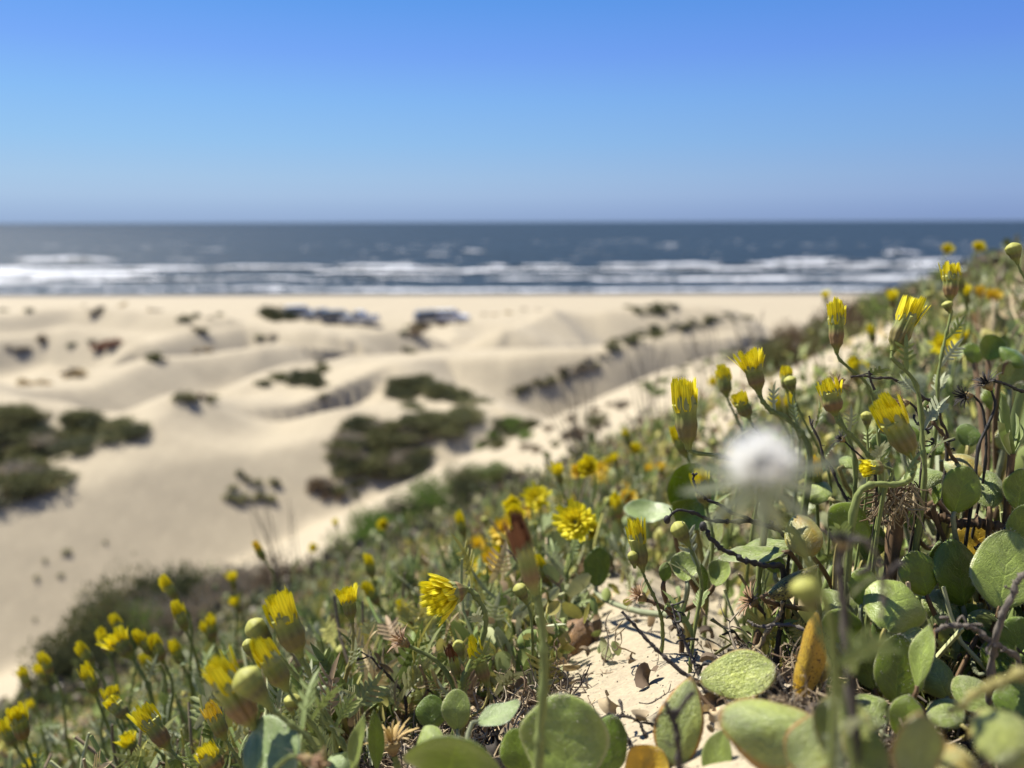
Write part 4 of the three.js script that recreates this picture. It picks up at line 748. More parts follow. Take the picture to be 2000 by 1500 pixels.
// loose sand stuck to a blade and the short hairs along its edge, in the blade's own units
const dust = {}, fringe = {};
for (const k in LG) {
  const R = rng(k.length * 77 + k.charCodeAt(0)), P0 = LG[k].attributes.position, N0 = LG[k].attributes.normal, half = P0.count / 2, pos = [], idx = [], hp = [], hi = [];
  for (let i = 0; i < 340; i++) {
    const c = Math.floor(R() * half); const cl = noise(P0.getX(c) * 5 + 3, P0.getY(c) * 5); if (cl < 0.42) continue;
    const w = 13, j = clamp(c + (R() < 0.5 ? 1 : w), 0, half - 1), f = R(), x = lerp(P0.getX(c), P0.getX(j), f), y = lerp(P0.getY(c), P0.getY(j), f), z = lerp(P0.getZ(c), P0.getZ(j), f), s = 0.004 + 0.008 * R() * R(), b = pos.length / 3;
    if (Math.abs(x) > 0.46 || Math.hypot(P0.getX(c) - P0.getX(j), P0.getY(c) - P0.getY(j)) > 0.2) continue;
    for (const [a, e, o] of [[1, 0, 0], [-0.5, 0.87, 0], [-0.5, -0.87, 0], [0, 0, 1.3]]) pos.push(x + a * s, y + e * s, z + o * s + 0.002); idx.push(b, b + 1, b + 3, b + 1, b + 2, b + 3, b + 2, b, b + 3);
  }
  dust[k] = geom(pos, idx);
  for (let i = 0; i <= 16; i++) for (const jj of [0, 12]) for (let n = 0; n < 4; n++) {
    const c = i * 13 + jj, d = Math.min(16, i + 1) * 13 + jj, f = R(), x = lerp(P0.getX(c), P0.getX(d), f), y = lerp(P0.getY(c), P0.getY(d), f), z = lerp(P0.getZ(c), P0.getZ(d), f), l = 0.018 + 0.022 * R(), sx = (jj ? 1 : -1) * (0.4 + 0.6 * Math.abs(2 * (y - 0.5)) * 0 + 0.4 * R()), b = hp.length / 3, dy = (y - 0.45) * 1.6 + 0.5 * (R() - 0.5);
    hp.push(x, y - 0.003, z, x, y + 0.003, z, x + sx * l, y + dy * l, z + 0.8 * l * (R() - 0.5)); hi.push(b, b + 1, b + 2);
  }
  fringe[k] = geom(hp, hi);
}
const dustM = mat({ color: lin(0.75, 0.68, 0.55), roughness: 0.9 }), hairM = mat({ color: lin(0.62, 0.66, 0.42), roughness: 0.8, transmission: 0.4, thickness: 0 });
const camBasis = { x: camDir(1, 0, 0), y: camDir(0, 1, 0), z: camDir(0, 0, 1) };
const cam = (a) => V3(0, 0, 0).addScaledVector(camBasis.x, a[0]).addScaledVector(camBasis.y, a[1]).addScaledVector(camBasis.z, a[2]);
// [u, v of the blade's middle, depth, width, length, angle of the tip from upright (clockwise), normal in view axes, shape, material, label]
function verbena(label, node, leaves, o = {}) {
  const nd = P(...node), foot = V3(nd.x + 0.004, 0, nd.z - 0.004); foot.y = H(foot) - 0.004;
  const g = thing('sand_verbena', label, 'plant', foot), R = rng(Math.floor(node[0] + node[1] * 7));
  part(g, 'stem', tube([nd, nd.clone().lerp(foot, 0.5).add(V3(0.003, 0, 0.002)), foot], 0.0011, 0.0014, { rough: 0.12 }), STEM[o.stem ?? 'yellow']);
  for (const [u, v, d, w, l, ang, n, shp, m, lab] of leaves) {
    const shape = shp + (lv++ % 4);
    const c = P(u, v, d), N = cam(n).normalize(), a = ang * Math.PI / 180, up0 = cam([Math.sin(a), Math.cos(a), 0]);
    const Y = up0.addScaledVector(N, -up0.dot(N)).normalize(), X = Y.clone().cross(N).normalize(), L = px(l, d), W = px(w, d);
    const blade = shadows(new THREE.Mesh(LG[shape], LEAF[m])); blade.name = 'leaf'; if (lab) blade.userData.label = lab;
    const base = c.clone().addScaledVector(Y, -L / 2);
    blade.quaternion.setFromRotationMatrix(new THREE.Matrix4().makeBasis(X, Y, N)); blade.scale.set(W, L, W); blade.position.copy(base).sub(g.position); g.add(blade);
    { const h = shadows(new THREE.Mesh(fringe[shape], hairM)); h.name = 'edge_hairs'; h.userData.kind = 'stuff'; blade.add(h); }
    if (m === 'grain' || m === 'lime' || m === 'turning' || R() < 0.3) { const s = shadows(new THREE.Mesh(dust[shape], dustM)); s.name = 'stuck_sand'; s.userData.kind = 'stuff'; blade.add(s); }
    const root = nd.clone().lerp(foot, 0.15 + 0.6 * R()), mid = base.clone().lerp(root, 0.45).addScaledVector(Y, -px(18, d));
    part(g, 'leaf_stalk', tube([base.clone().addScaledVector(Y, L * 0.04), base.clone().addScaledVector(Y, -px(10, d)), mid, root], px(4.2, d), px(5.5, d), { n: 9, m: 6, rough: 0.08 }), STEM[['yellow', 'pale', 'brown'][Math.floor(R() * 3)]]);
  }
  return g;
}
verbena('oval leaved plant at the right edge, upper cluster', [1930, 1030, 0.262], [
  [1875, 956, 0.25, 74, 96, 14, [-0.15, 0.05, 1], 'flat', 'green', 'bright green oval leaf with pale rim, facing forward'], [1931, 954, 0.255, 58, 80, 0, [-0.5, 0.45, 1], 'dome', 'grain', 'grey green leaf crusted with pale grains'],
  [1990, 955, 0.25, 62, 80, 8, [-0.1, 0.1, 1], 'flat', 'green'], [1885, 912, 0.262, 66, 80, -30, [-0.3, 0.6, 1], 'dome', 'turning', 'grey leaf turning yellow at one side'], [1800, 930, 0.275, 80, 70, -20, [-0.4, 0.7, 0.8], 'dome', 'grain'],
  [1992, 1024, 0.24, 50, 84, 24, [-0.2, 0.1, 1], 'flat', 'green'], [1832, 965, 0.256, 22, 44, 20, [-0.9, 0.2, 0.5], 'slim', 'green'],
]);
verbena('large leaved plant at the right edge with a yellow leaf', [1915, 1180, 0.25], [
  [1868, 1118, 0.25, 112, 130, -6, [0.25, 0.15, 1], 'flat', 'deep', 'dark green shaded leaf'], [1962, 1112, 0.236, 118, 156, 10, [-0.45, 0.35, 1], 'oval', 'grey', 'broad grey green leaf'], [1908, 1058, 0.262, 80, 66, 10, [-0.3, 0.5, 1], 'flat', 'yellow', 'bright yellow leaf behind the dark twig'],
  [1890, 1225, 0.25, 92, 92, 20, [-0.1, 0.3, 1], 'flat', 'deep'], [1795, 1120, 0.248, 88, 88, -14, [0.1, 0.2, 1], 'flat', 'green'], [1948, 1306, 0.23, 100, 52, 70, [-0.2, 0.6, 0.7], 'wavy', 'green'], [1885, 1290, 0.245, 60, 66, 30, [-0.3, 0.4, 0.8], 'flat', 'deep'], [1845, 1085, 0.27, 60, 60, -10, [0, 0.3, 1], 'flat', 'deep'],
]);
verbena('plant with grainy leaves right of the black twigs', [1640, 1110, 0.27], [
  [1656, 1022, 0.25, 96, 84, 28, [0.1, 0.15, 1], 'flat', 'green'], [1570, 1046, 0.245, 72, 88, -12, [-0.3, 0.3, 1], 'dome', 'turning', 'grainy leaf browning at its foot'], [1468, 1088, 0.25, 60, 124, -72, [-0.25, 1, 0.35], 'oval', 'grain', 'flat grey leaf seen edge on'],
  [1500, 1066, 0.262, 66, 100, -60, [-0.3, 0.9, 0.5], 'dome', 'grain'], [1512, 1100, 0.25, 44, 40, 0, [0, 0.3, 1], 'flat', 'green'], [1545, 1130, 0.235, 44, 116, 58, [-0.5, 0.75, 0.6], 'folded', 'rotten', 'tilted leaf with a brown rotten patch'], [1700, 1060, 0.265, 60, 74, 30, [0.2, 0.2, 1], 'flat', 'deep'],
]);
verbena('dense leafy plant at the lower right centre', [1730, 1290, 0.235], [
  [1746, 1182, 0.225, 118, 112, 24, [-0.2, 0.55, 1], 'dome', 'grey', 'domed pale leaf lit from above'], [1686, 1146, 0.232, 66, 74, 12, [0, 0.25, 1], 'flat', 'green'], [1642, 1176, 0.235, 76, 62, 50, [-0.3, 0.7, 0.9], 'dome', 'grain'], [1640, 1222, 0.228, 76, 66, 10, [0, 0.25, 1], 'flat', 'green'],
  [1768, 1246, 0.222, 102, 94, 12, [-0.2, 0.7, 0.9], 'dome', 'grain'], [1728, 1236, 0.226, 56, 76, -20, [0.2, 0.1, 1], 'flat', 'deep'], [1752, 1306, 0.212, 92, 132, 8, [-0.1, 0.25, 1], 'oval', 'green'], [1803, 1282, 0.206, 46, 124, 4, [-0.75, 0.35, 0.6], 'slim', 'grey', 'narrow pale leaf standing on edge'], [1690, 1300, 0.23, 60, 90, -14, [0, 0.3, 1], 'flat', 'deep'],
]);
verbena('plant with an orange speckled leaf above the sand', [1610, 1350, 0.205], [[1574, 1280, 0.205, 56, 170, 10, [-0.7, 0.15, 0.7], 'folded', 'speckled', 'orange yellow leaf with brown specks'], [1600, 1300, 0.21, 44, 70, 6, [0, 0.3, 1], 'flat', 'turning']], { stem: 'brown' });
verbena('yellowing plant at the bottom with a wrinkled leaf', [1440, 1420, 0.2], [
  [1440, 1322, 0.208, 104, 150, 82, [-0.15, 0.85, 0.62], 'flat', 'lime', 'wrinkled pale yellow green leaf lying flat'], [1330, 1412, 0.19, 96, 176, 12, [-0.3, 0.3, 1], 'point', 'limeRust', 'pale leaf with an orange curled tip'], [1500, 1408, 0.158, 150, 190, -66, [-0.15, 0.75, 0.75], 'folded', 'limeRust', 'large folded leaf with rusty edge, close by'],
  [1402, 1478, 0.18, 60, 110, 14, [-0.5, 0.3, 0.8], 'slim', 'grey'], [1262, 1506, 0.19, 90, 100, 40, [-0.2, 0.5, 0.9], 'bowl', 'yellow', 'yellow leaf on the bottom edge'],
], { stem: 'brown' });
verbena('pair of smooth grey green leaves at the bottom centre', [1105, 1540, 0.19], [[1104, 1442, 0.185, 176, 168, -8, [-0.25, 0.28, 1], 'flat', 'grey', 'big smooth grey green leaf'], [1186, 1458, 0.196, 80, 120, 12, [-0.2, 0.2, 1], 'flat', 'deep'], [1012, 1470, 0.198, 70, 90, -14, [0, 0.3, 1], 'flat', 'green']]);
verbena('plant with a cupped bright green leaf at the bottom', [900, 1540, 0.185], [[886, 1468, 0.172, 190, 120, 14, [0.05, -0.1, 1], 'bowl', 'green', 'cupped translucent green leaf with pale rim'], [976, 1398, 0.205, 56, 90, 66, [-0.2, 0.95, 0.4], 'wavy', 'blue', 'flat blue grey leaf'], [842, 1392, 0.23, 60, 66, 0, [0, 0.3, 1], 'flat', 'deep'], [892, 1386, 0.222, 58, 76, -4, [0, 0.25, 1], 'flat', 'grey'], [836, 1450, 0.2, 60, 70, -30, [-0.3, 0.5, 0.8], 'dome', 'grey']]);
verbena('blue grey leaf plant at the bottom left centre', [560, 1560, 0.19], [[535, 1468, 0.18, 150, 120, 30, [-0.3, 0.75, 0.8], 'flat', 'blue', 'broad blue grey leaf'], [702, 1452, 0.195, 38, 118, 12, [-0.55, 0.2, 0.8], 'slim', 'grey'], [732, 1446, 0.205, 36, 112, 4, [0.6, 0.3, 0.8], 'slim', 'green'], [660, 1492, 0.2, 60, 60, 20, [-0.2, 0.7, 0.7], 'dome', 'blue']]);
verbena('small leaved seedling plant on the sand, centre right', [1320, 1180, 0.28], [[1166, 1106, 0.36, 54, 78, 4, [0.2, 0.1, 1], 'flat', 'deep', 'round blurred green leaf'], [1299, 1117, 0.27, 26, 38, 10, [0, 0.2, 1], 'flat', 'green'], [1338, 1108, 0.272, 54, 58, -10, [-0.3, 0.5, 0.8], 'wavy', 'grey'], [1408, 1120, 0.28, 46, 56, 26, [-0.5, 0.4, 0.7], 'bowl', 'grey'], [1372, 1130, 0.275, 24, 62, 2, [0.7, 0.2, 0.7], 'slim', 'green']]);
verbena('large blurred leaf plant behind the black hooked twig', [1360, 1030, 0.34], [[1346, 956, 0.34, 96, 104, 10, [-0.1, 0.1, 1], 'bowl', 'green'], [1345, 1005, 0.335, 70, 60, 40, [-0.1, 0.3, 1], 'bowl', 'green'], [1272, 1005, 0.36, 56, 100, -60, [-0.4, 0.8, 0.5], 'wavy', 'blue', 'grey curved leaf arching left'], [1392, 1040, 0.32, 44, 80, 10, [-0.2, 0.4, 0.8], 'oval', 'lime']]);
verbena('yellow green leafy plant at the right edge behind dead heads', [1960, 790, 0.34], [[1930, 682, 0.36, 56, 50, 10, [0, 0.3, 1], 'bowl', 'green'], [1984, 694, 0.34, 60, 50, 50, [-0.2, 0.5, 0.9], 'dome', 'deep'], [1966, 736, 0.34, 60, 56, 0, [0, 0.35, 1], 'bowl', 'lime'], [1992, 784, 0.33, 50, 80, 10, [0, 0.3, 1], 'bowl', 'lime'], [1940, 780, 0.35, 50, 50, -10, [0, 0.3, 1], 'flat', 'green'], [1900, 690, 0.38, 44, 44, 0, [0, 0.3, 1], 'flat', 'green'], [1965, 860, 0.33, 56, 50, -10, [0, 0.3, 1], 'flat', 'lime']]);
verbena('blurred yellow green plant in the bottom right corner', [1690, 1560, 0.14], [[1640, 1420, 0.14, 110, 120, 16, [-0.2, 0.5, 0.8], 'bowl', 'lime'], [1690, 1462, 0.13, 80, 130, -20, [-0.3, 0.4, 0.8], 'oval', 'lime'], [1585, 1450, 0.15, 90, 130, 36, [-0.3, 0.4, 0.8], 'oval', 'limeRust'], [1786, 1458, 0.125, 110, 140, 8, [0.1, 0.1, 1], 'oval', 'limeRust', 'blurred leaf with an orange edge'], [1960, 1440, 0.125, 130, 120, 30, [-0.3, 0.6, 0.7], 'dome', 'lime'], [1860, 1490, 0.13, 90, 90, 0, [-0.3, 0.6, 0.7], 'dome', 'turning']]);
verbena('crowded shaded plant in the gap below the domed leaf', [1850, 1330, 0.232], [[1840, 1180, 0.25, 70, 76, 20, [-0.2, 0.5, 0.9], 'dome', 'grain'], [1830, 1320, 0.222, 74, 84, -16, [-0.2, 0.5, 0.9], 'dome', 'grey'], [1900, 1360, 0.21, 84, 70, 40, [-0.3, 0.7, 0.7], 'flat', 'grain'], [1850, 1390, 0.2, 76, 66, -30, [-0.2, 0.7, 0.7], 'dome', 'grain'], [1985, 1370, 0.2, 80, 90, 20, [-0.3, 0.5, 0.8], 'oval', 'deep'], [1985, 1250, 0.228, 76, 90, 14, [-0.1, 0.3, 1], 'flat', 'deep'], [1700, 1390, 0.2, 80, 76, -20, [-0.2, 0.6, 0.8], 'dome', 'grain'], [1770, 1400, 0.19, 70, 84, 16, [-0.1, 0.4, 0.9], 'oval', 'green'], [1925, 1215, 0.24, 60, 66, 30, [-0.3, 0.5, 0.8], 'dome', 'grain']]);
verbena('small leaved plant among the black stems, right', [1840, 900, 0.3], [[1830, 870, 0.3, 44, 40, -30, [-0.3, 0.6, 0.7], 'dome', 'deep'], [1770, 850, 0.31, 50, 44, 20, [-0.2, 0.5, 0.8], 'flat', 'green'], [1660, 900, 0.3, 50, 40, 40, [-0.3, 0.7, 0.6], 'dome', 'grey'], [1890, 850, 0.3, 46, 50, 10, [-0.1, 0.4, 0.9], 'flat', 'deep'], [1720, 870, 0.31, 40, 48, -10, [0, 0.4, 0.9], 'flat', 'deep'], [1600, 960, 0.29, 56, 50, -40, [-0.3, 0.6, 0.7], 'dome', 'grey'], [1690, 985, 0.28, 50, 60, 14, [0, 0.3, 1], 'flat', 'deep'], [1780, 1010, 0.28, 50, 56, -8, [0, 0.3, 1], 'flat', 'deep'], [1820, 800, 0.34, 40, 44, 0, [0, 0.4, 0.9], 'flat', 'green']]);
for (const [label, node, leaves] of [
  ['upright tan dead leaf pair behind the tall bud stem, right one', [1120, 1330, 0.33], [[1118, 1236, 0.33, 90, 84, 10, [-0.3, 0.5, 0.8], 'folded', 'dead'], [1160, 1240, 0.335, 40, 70, 30, [-0.5, 0.3, 0.7], 'slim', 'dead']]],
  ['upright tan dead leaf behind the tall bud stem, left one', [1046, 1330, 0.32], [[1044, 1260, 0.32, 52, 70, -8, [-0.3, 0.4, 0.9], 'wavy', 'dead']]],
]) { const g = verbena(label, node, leaves, { stem: 'brown' }); g.name = numbered('withered_plant'); g.userData.category = 'dead plant'; }
{ // rosette of narrow spoon leaves
  const b = P(1976, 886, 0.25), f = b.clone(); f.y = H(f) - 0.003; const g = thing('spoon_leaf_rosette', 'upright tuft of narrow spoon leaves at the right edge', 'plant', f), R = rng(8);
  part(g, 'stem', tube([b, b.clone().lerp(f, 0.5).add(V3(0.002, 0, 0)), f], 0.0011, 0.0014), STEM.brown);
  for (const [u, v, l] of [[1948, 800, 1], [1962, 808, 1], [1986, 770, 1.1], [1938, 830, 0.8], [2000, 820, 1], [1990, 850, 0.8], [1955, 840, 0.7], [2020, 800, 1]]) { const t = P(u, v, 0.25 + 0.02 * (R() - 0.5)), dv = t.clone().sub(b); putLeaflet(g, 'leaf', spoon[Math.floor(R() * 2)], lobeM.green, b, dv, dv.length(), 0.75, R() * 6.28); }
}

// ------------------------------------------------------------------ the white seed head close to the lens
{
  const c = P(1484, 958, 0.105), ax = cam([-0.06, 1, 0.15]).normalize(), foot = P(1640, 1420, 0.122); foot.y = H(foot) - 0.003;
  const g = thing('seed_head', 'fluffy white seed head blurred close to the lens', 'seed head', foot), R = rng(77);
  const frame = new THREE.Quaternion().setFromUnitVectors(UP, ax), pos = [], idx = [];
  const rad = px(88, 0.105);
  for (let i = 0; i < 4000; i++) {
    const a = R() * 6.283, e = Math.acos(lerp(1, -0.5, R())), dir = V3(Math.sin(e) * Math.cos(a), Math.cos(e), Math.sin(e) * Math.sin(a)).applyQuaternion(frame), s = dir.clone().cross(V3(R() - 0.5, R() - 0.5, R() - 0.5)).normalize().multiplyScalar(0.000045);
    const o = c.clone().addScaledVector(ax, rad * 0.62), p0 = o.clone().addScaledVector(dir, rad * 0.35 * R()), p1 = o.clone().addScaledVector(dir, rad * (0.4 + 0.72 * R())).add(V3(R() - 0.5, R() - 0.5, R() - 0.5).multiplyScalar(rad * 0.1)), k = pos.length / 3;
    pos.push(p0.x - s.x, p0.y - s.y, p0.z - s.z, p0.x + s.x, p0.y + s.y, p0.z + s.z, p1.x, p1.y, p1.z); idx.push(k, k + 1, k + 2);
  }
  part(g, 'pappus_fluff', geom(pos, idx), new THREE.MeshPhysicalMaterial({ side: THREE.DoubleSide, color: lin(0.84, 0.84, 0.82), roughness: 0.8, transmission: 0.5, thickness: 0 }));
  const seeds = []; for (let i = 0; i < 14; i++) { const a = R() * 6.283, e = R() * 1.3, dir = V3(Math.sin(e) * Math.cos(a), Math.cos(e), Math.sin(e) * Math.sin(a)).applyQuaternion(frame), o = c.clone().addScaledVector(ax, rad * 0.45); seeds.push(tube([o, o.clone().addScaledVector(dir, rad * 0.28)], 0.00022, 0.00012, { n: 2, m: 5 })); }
  part(g, 'seeds', merge(seeds), STEM.straw).userData.kind = 'stuff';
  for (const [ang, l] of [[72, 1.35], [100, 1.2], [128, 1.1], [155, 1.0], [180, 1.1], [205, 0.9], [232, 1.1], [262, 1.3], [284, 1.1]]) { const a = ang * Math.PI / 180, z = (R() - 0.35) * 0.5, dir = cam([Math.sin(a), Math.cos(a), z]).normalize(); part(g, 'bract', strip(c.clone().addScaledVector(ax, rad * 0.25), dir, cam([0, 0.3, 1]).addScaledVector(dir, -cam([0, 0.3, 1]).dot(dir)).normalize(), rad * l * 1.15, rad * 0.26, 0.35, { teeth: 0, rows: 5 }), lobeM.pale); }
  part(g, 'stem', tube([c.clone().addScaledVector(ax, rad * 0.4), c.clone().addScaledVector(ax, -rad * 0.3), P(1524, 1010, 0.108), P(1580, 1100, 0.112), P(1625, 1240, 0.118), foot], 0.0005, 0.0006, { rough: 0.08 }), STEM.green);
}
stalk('blurred green bud close to the lens at the lower right', 'bud', [1566, 1128], [1588, 1206], 0.125, 52, [[1600, 1230], [1630, 1300], [1650, 1400], [1668, 1520]], { leaves: 3, stemR: 0.0005 });
stalk('blurred tall green stalk with a withered top, lower right', 'dry', [1648, 1030], [1640, 1075], 0.13, 60, [[1642, 1110], [1650, 1180], [1660, 1300], [1668, 1400], [1672, 1540]], { petal: 'black', leaves: 5, stemR: 0.0006, stem: 'dark', category: 'dead flower' });

// ------------------------------------------------------------------ dead twigs
function curls(pts, n, R, size) { const c = new THREE.CatmullRomCurve3(pts), l = []; for (let i = 0; i < n; i++) { const p = c.getPoint((i + R()) / n), a = V3(R() - 0.5, R() - 0.3, R() - 0.5).normalize(), b = a.clone().cross(V3(R() - 0.5, R() - 0.5, R() - 0.5)).normalize(), s = size * (0.5 + R()), q = [p]; for (let k = 1; k <= 5; k++) { const t = k / 5 * (2 + 2 * R()); q.push(p.clone().addScaledVector(a, s * Math.sin(t * 0.75)).addScaledVector(b, s * 0.6 * (1 - Math.cos(t)))); } l.push(tube(q, s * 0.10, s * 0.16, { n: 8, m: 5, rough: 0.3, seed: i })); } return merge(l); }
function twig(label, list, r0, r1, m, o = {}) { // from the free end to the ground
  const pts = list.map((q) => P(...q)), e = pts.at(-1), R = rng(Math.floor(list[0][0] * 5 + list[0][1])), f = e.clone(); f.y = H(f) - 0.003; if (e.y > f.y + 0.004) pts.push(f);
  const g = thing('dead_twig', label, 'twig', f);
  for (let i = pts.length - 1; i > 0; i--) { const a = pts[i - 1], b = pts[i], k = Math.min(0.0007, a.distanceTo(b) * 0.14); pts.splice(i, 0, a.clone().lerp(b, 0.35 + 0.3 * R()).add(V3(R() - 0.5, R() - 0.5, R() - 0.5).multiplyScalar(2 * k))); }
  part(g, 'shaft', tube(pts, r0 * 0.8, r1, { rough: 0.3, knots: 5, seed: Math.floor(list[0][0]), n: pts.length * 5 }), STEM[m]);
  if (o.curls) part(g, 'curled_leaves', curls(pts.slice(0, -1), o.curls, R, o.size ?? 0.0022), STEM[o.curlM ?? m]).userData.kind = 'stuff';
  for (const b of o.forks ?? []) part(g, 'fork', tube(b.map((q) => P(...q)), r0 * 0.9, r1 * 0.7, { rough: 0.2, seed: 3 }), STEM[m]);
  if (o.knob) { const s = new THREE.SphereGeometry(o.knob, 8, 6); s.scale(1, 1.3, 1); s.translate(pts[0].x, pts[0].y, pts[0].z); part(g, 'tip_knob', s, STEM[m]); }
}
twig('thin black hooked twig in front of a yellow head', [[1356, 928, 0.245], [1358, 948, 0.245], [1372, 966, 0.245], [1402, 984, 0.246], [1430, 1002, 0.247], [1468, 1016, 0.25], [1540, 1040, 0.26]], 0.00045, 0.0006, 'black', { forks: [[[1356, 928, 0.245], [1352, 924, 0.245]], [[1356, 928, 0.245], [1362, 924, 0.245]]] });
twig('black drooping twig with a knobbed tip left of the grainy leaves', [[1303, 1015, 0.24], [1312, 1004, 0.24], [1336, 997, 0.24], [1372, 1010, 0.242], [1410, 1018, 0.245], [1462, 1018, 0.25], [1520, 1034, 0.255], [1560, 1060, 0.265]], 0.0004, 0.0008, 'black', { knob: 0.0011, curls: 4 });
twig('thick black twig lying across the flat grey leaf', [[1373, 1028, 0.236], [1384, 1048, 0.236], [1412, 1074, 0.236], [1450, 1094, 0.236], [1490, 1104, 0.237], [1528, 1108, 0.24]], 0.0007, 0.0010, 'black', { knob: 0.0012 });
twig('straight dark twig pointing up left over the sand', [[1215, 1194, 0.225], [1240, 1222, 0.224], [1272, 1258, 0.222], [1310, 1294, 0.22], [1350, 1324, 0.218], [1390, 1366, 0.216]], 0.00045, 0.0007, 'dark', {});
twig('withered twig hung with black curls above the wrinkled leaf', [[1312, 1180, 0.235], [1320, 1216, 0.234], [1336, 1250, 0.232], [1352, 1288, 0.23], [1370, 1330, 0.226], [1394, 1374, 0.222]], 0.0004, 0.0008, 'greyTwig', { curls: 18, size: 0.0024, curlM: 'black' });
twig('forked dark twig blurred close to the lens, bottom', [[1316, 1386, 0.155], [1322, 1420, 0.155], [1326, 1470, 0.156], [1332, 1520, 0.158]], 0.0006, 0.0007, 'dark', { curls: 7, size: 0.0022, forks: [[[1300, 1372, 0.155], [1310, 1400, 0.155], [1322, 1430, 0.155]], [[1356, 1350, 0.155], [1338, 1370, 0.155], [1320, 1400, 0.155]]] });
twig('thin curly brown twig on the sand at the bottom', [[1186, 1396, 0.215], [1216, 1398, 0.214], [1250, 1412, 0.212], [1262, 1440, 0.21], [1264, 1466, 0.21], [1240, 1490, 0.208]], 0.0004, 0.0005, 'dark', { curls: 5, size: 0.0024 });
twig('wiry brown twig rising from the bottom leaves', [[1188, 1392, 0.212], [1206, 1410, 0.211], [1224, 1440, 0.209], [1240, 1468, 0.207], [1256, 1494, 0.205]], 0.0004, 0.0006, 'dark', { curls: 6, size: 0.002 });
twig('hairy black stem crossing the yellow leaf at right', [[1905, 1072, 0.246], [1930, 1056, 0.246], [1966, 1036, 0.246], [2010, 1020, 0.25]], 0.0010, 0.0011, 'black', {});
twig('thick tan stem running under the right leaf cluster', [[1800, 996, 0.262], [1830, 1010, 0.26], [1866, 1022, 0.258], [1900, 1020, 0.256], [1940, 1026, 0.255], [2010, 1040, 0.252]], 0.0016, 0.0019, 'brown', {});
twig('black stem slanting to the right edge from the dead head', [[1936, 742, 0.25], [1958, 748, 0.25], [1984, 760, 0.25], [2020, 778, 0.25], [2050, 860, 0.25]], 0.0005, 0.0006, 'black', {});
twig('thin dark arching stem between the yellow flowers, right', [[1662, 736, 0.255], [1690, 734, 0.255], [1724, 738, 0.256], [1760, 748, 0.257], [1790, 766, 0.258], [1830, 790, 0.26], [1850, 850, 0.265]], 0.0004, 0.0006, 'dark', { forks: [[[1697, 724, 0.255], [1700, 740, 0.255], [1708, 762, 0.255]]], curls: 3 });
twig('dark knotted stem beside the nodding dead head', [[1812, 792, 0.262], [1826, 830, 0.262], [1850, 870, 0.262], [1874, 910, 0.264], [1890, 950, 0.268]], 0.0006, 0.0009, 'brown', { curls: 10, curlM: 'black', size: 0.002 });
twig('pale dead twig standing between dark stems, right', [[1800, 820, 0.258], [1802, 860, 0.258], [1804, 900, 0.26], [1806, 960, 0.265]], 0.0006, 0.0008, 'greyTwig', { curls: 12, curlM: 'black', size: 0.0022 });
twig('long dark diagonal twig behind the seed head', [[1580, 812, 0.27], [1600, 860, 0.268], [1622, 910, 0.266], [1645, 960, 0.265], [1660, 1000, 0.264]], 0.0004, 0.0006, 'dark', { curls: 5, size: 0.0018 });
twig('blurred grey curled twig arching over the leaves, lower right', [[1720, 1210, 0.135], [1722, 1150, 0.135], [1716, 1090, 0.135], [1690, 1056, 0.134], [1652, 1062, 0.134], [1640, 1110, 0.136], [1648, 1200, 0.138], [1660, 1500, 0.14]], 0.0004, 0.0006, 'greyTwig', { curls: 10, size: 0.0024, curlM: 'dark' });
twig('grey rough stem rising at the right edge', [[2010, 1112, 0.2], [1984, 1140, 0.2], [1962, 1190, 0.2], [1944, 1250, 0.202], [1938, 1290, 0.205]], 0.0008, 0.0010, 'greyTwig', { curls: 3 });
twig('grey looping dry stem over the right shaded leaves', [[1826, 1234, 0.205], [1850, 1222, 0.204], [1880, 1222, 0.203], [1912, 1232, 0.203], [1940, 1256, 0.203], [1990, 1290, 0.205]], 0.0007, 0.0008, 'greyTwig', { curls: 5 });
twig('blurred yellow leaf stalk reaching in from the right edge', [[1850, 1390, 0.125], [1900, 1358, 0.124], [1950, 1336, 0.122], [2020, 1310, 0.12], [2080, 1330, 0.12]], 0.0007, 0.0010, 'yellow', {});
twig('thin pale stems crossing below the orange leaf', [[1470, 1262, 0.23], [1500, 1290, 0.226], [1530, 1330, 0.222], [1560, 1372, 0.218]], 0.00025, 0.0003, 'straw', { forks: [[[1500, 1330, 0.222], [1530, 1350, 0.22], [1566, 1390, 0.216]]], curls: 5, curlM: 'dark', size: 0.0016 });
twig('bent pale brown stem over the sand by the nodding bud', [[1528, 1176, 0.24], [1520, 1206, 0.242], [1494, 1240, 0.245], [1470, 1276, 0.248]], 0.0007, 0.0009, 'straw', {});
twig('thin twisted twig above the orange leaf', [[1460, 1212, 0.236], [1476, 1222, 0.235], [1510, 1220, 0.234], [1550, 1222, 0.232], [1580, 1240, 0.23], [1610, 1290, 0.225]], 0.0005, 0.0006, 'greyTwig', { curls: 5 });
twig('blurred grey diagonal twig in the middle mat', [[978, 1066, 0.36], [1010, 1094, 0.36], [1040, 1120, 0.365], [1090, 1150, 0.37], [1160, 1190, 0.38]], 0.0007, 0.0009, 'greyTwig', {});
twig('thin dark stem behind the dry brown flower, lower centre', [[700, 1270, 0.28], [726, 1284, 0.28], [750, 1310, 0.28], [790, 1360, 0.28]], 0.00035, 0.0005, 'dark', { curls: 4 });
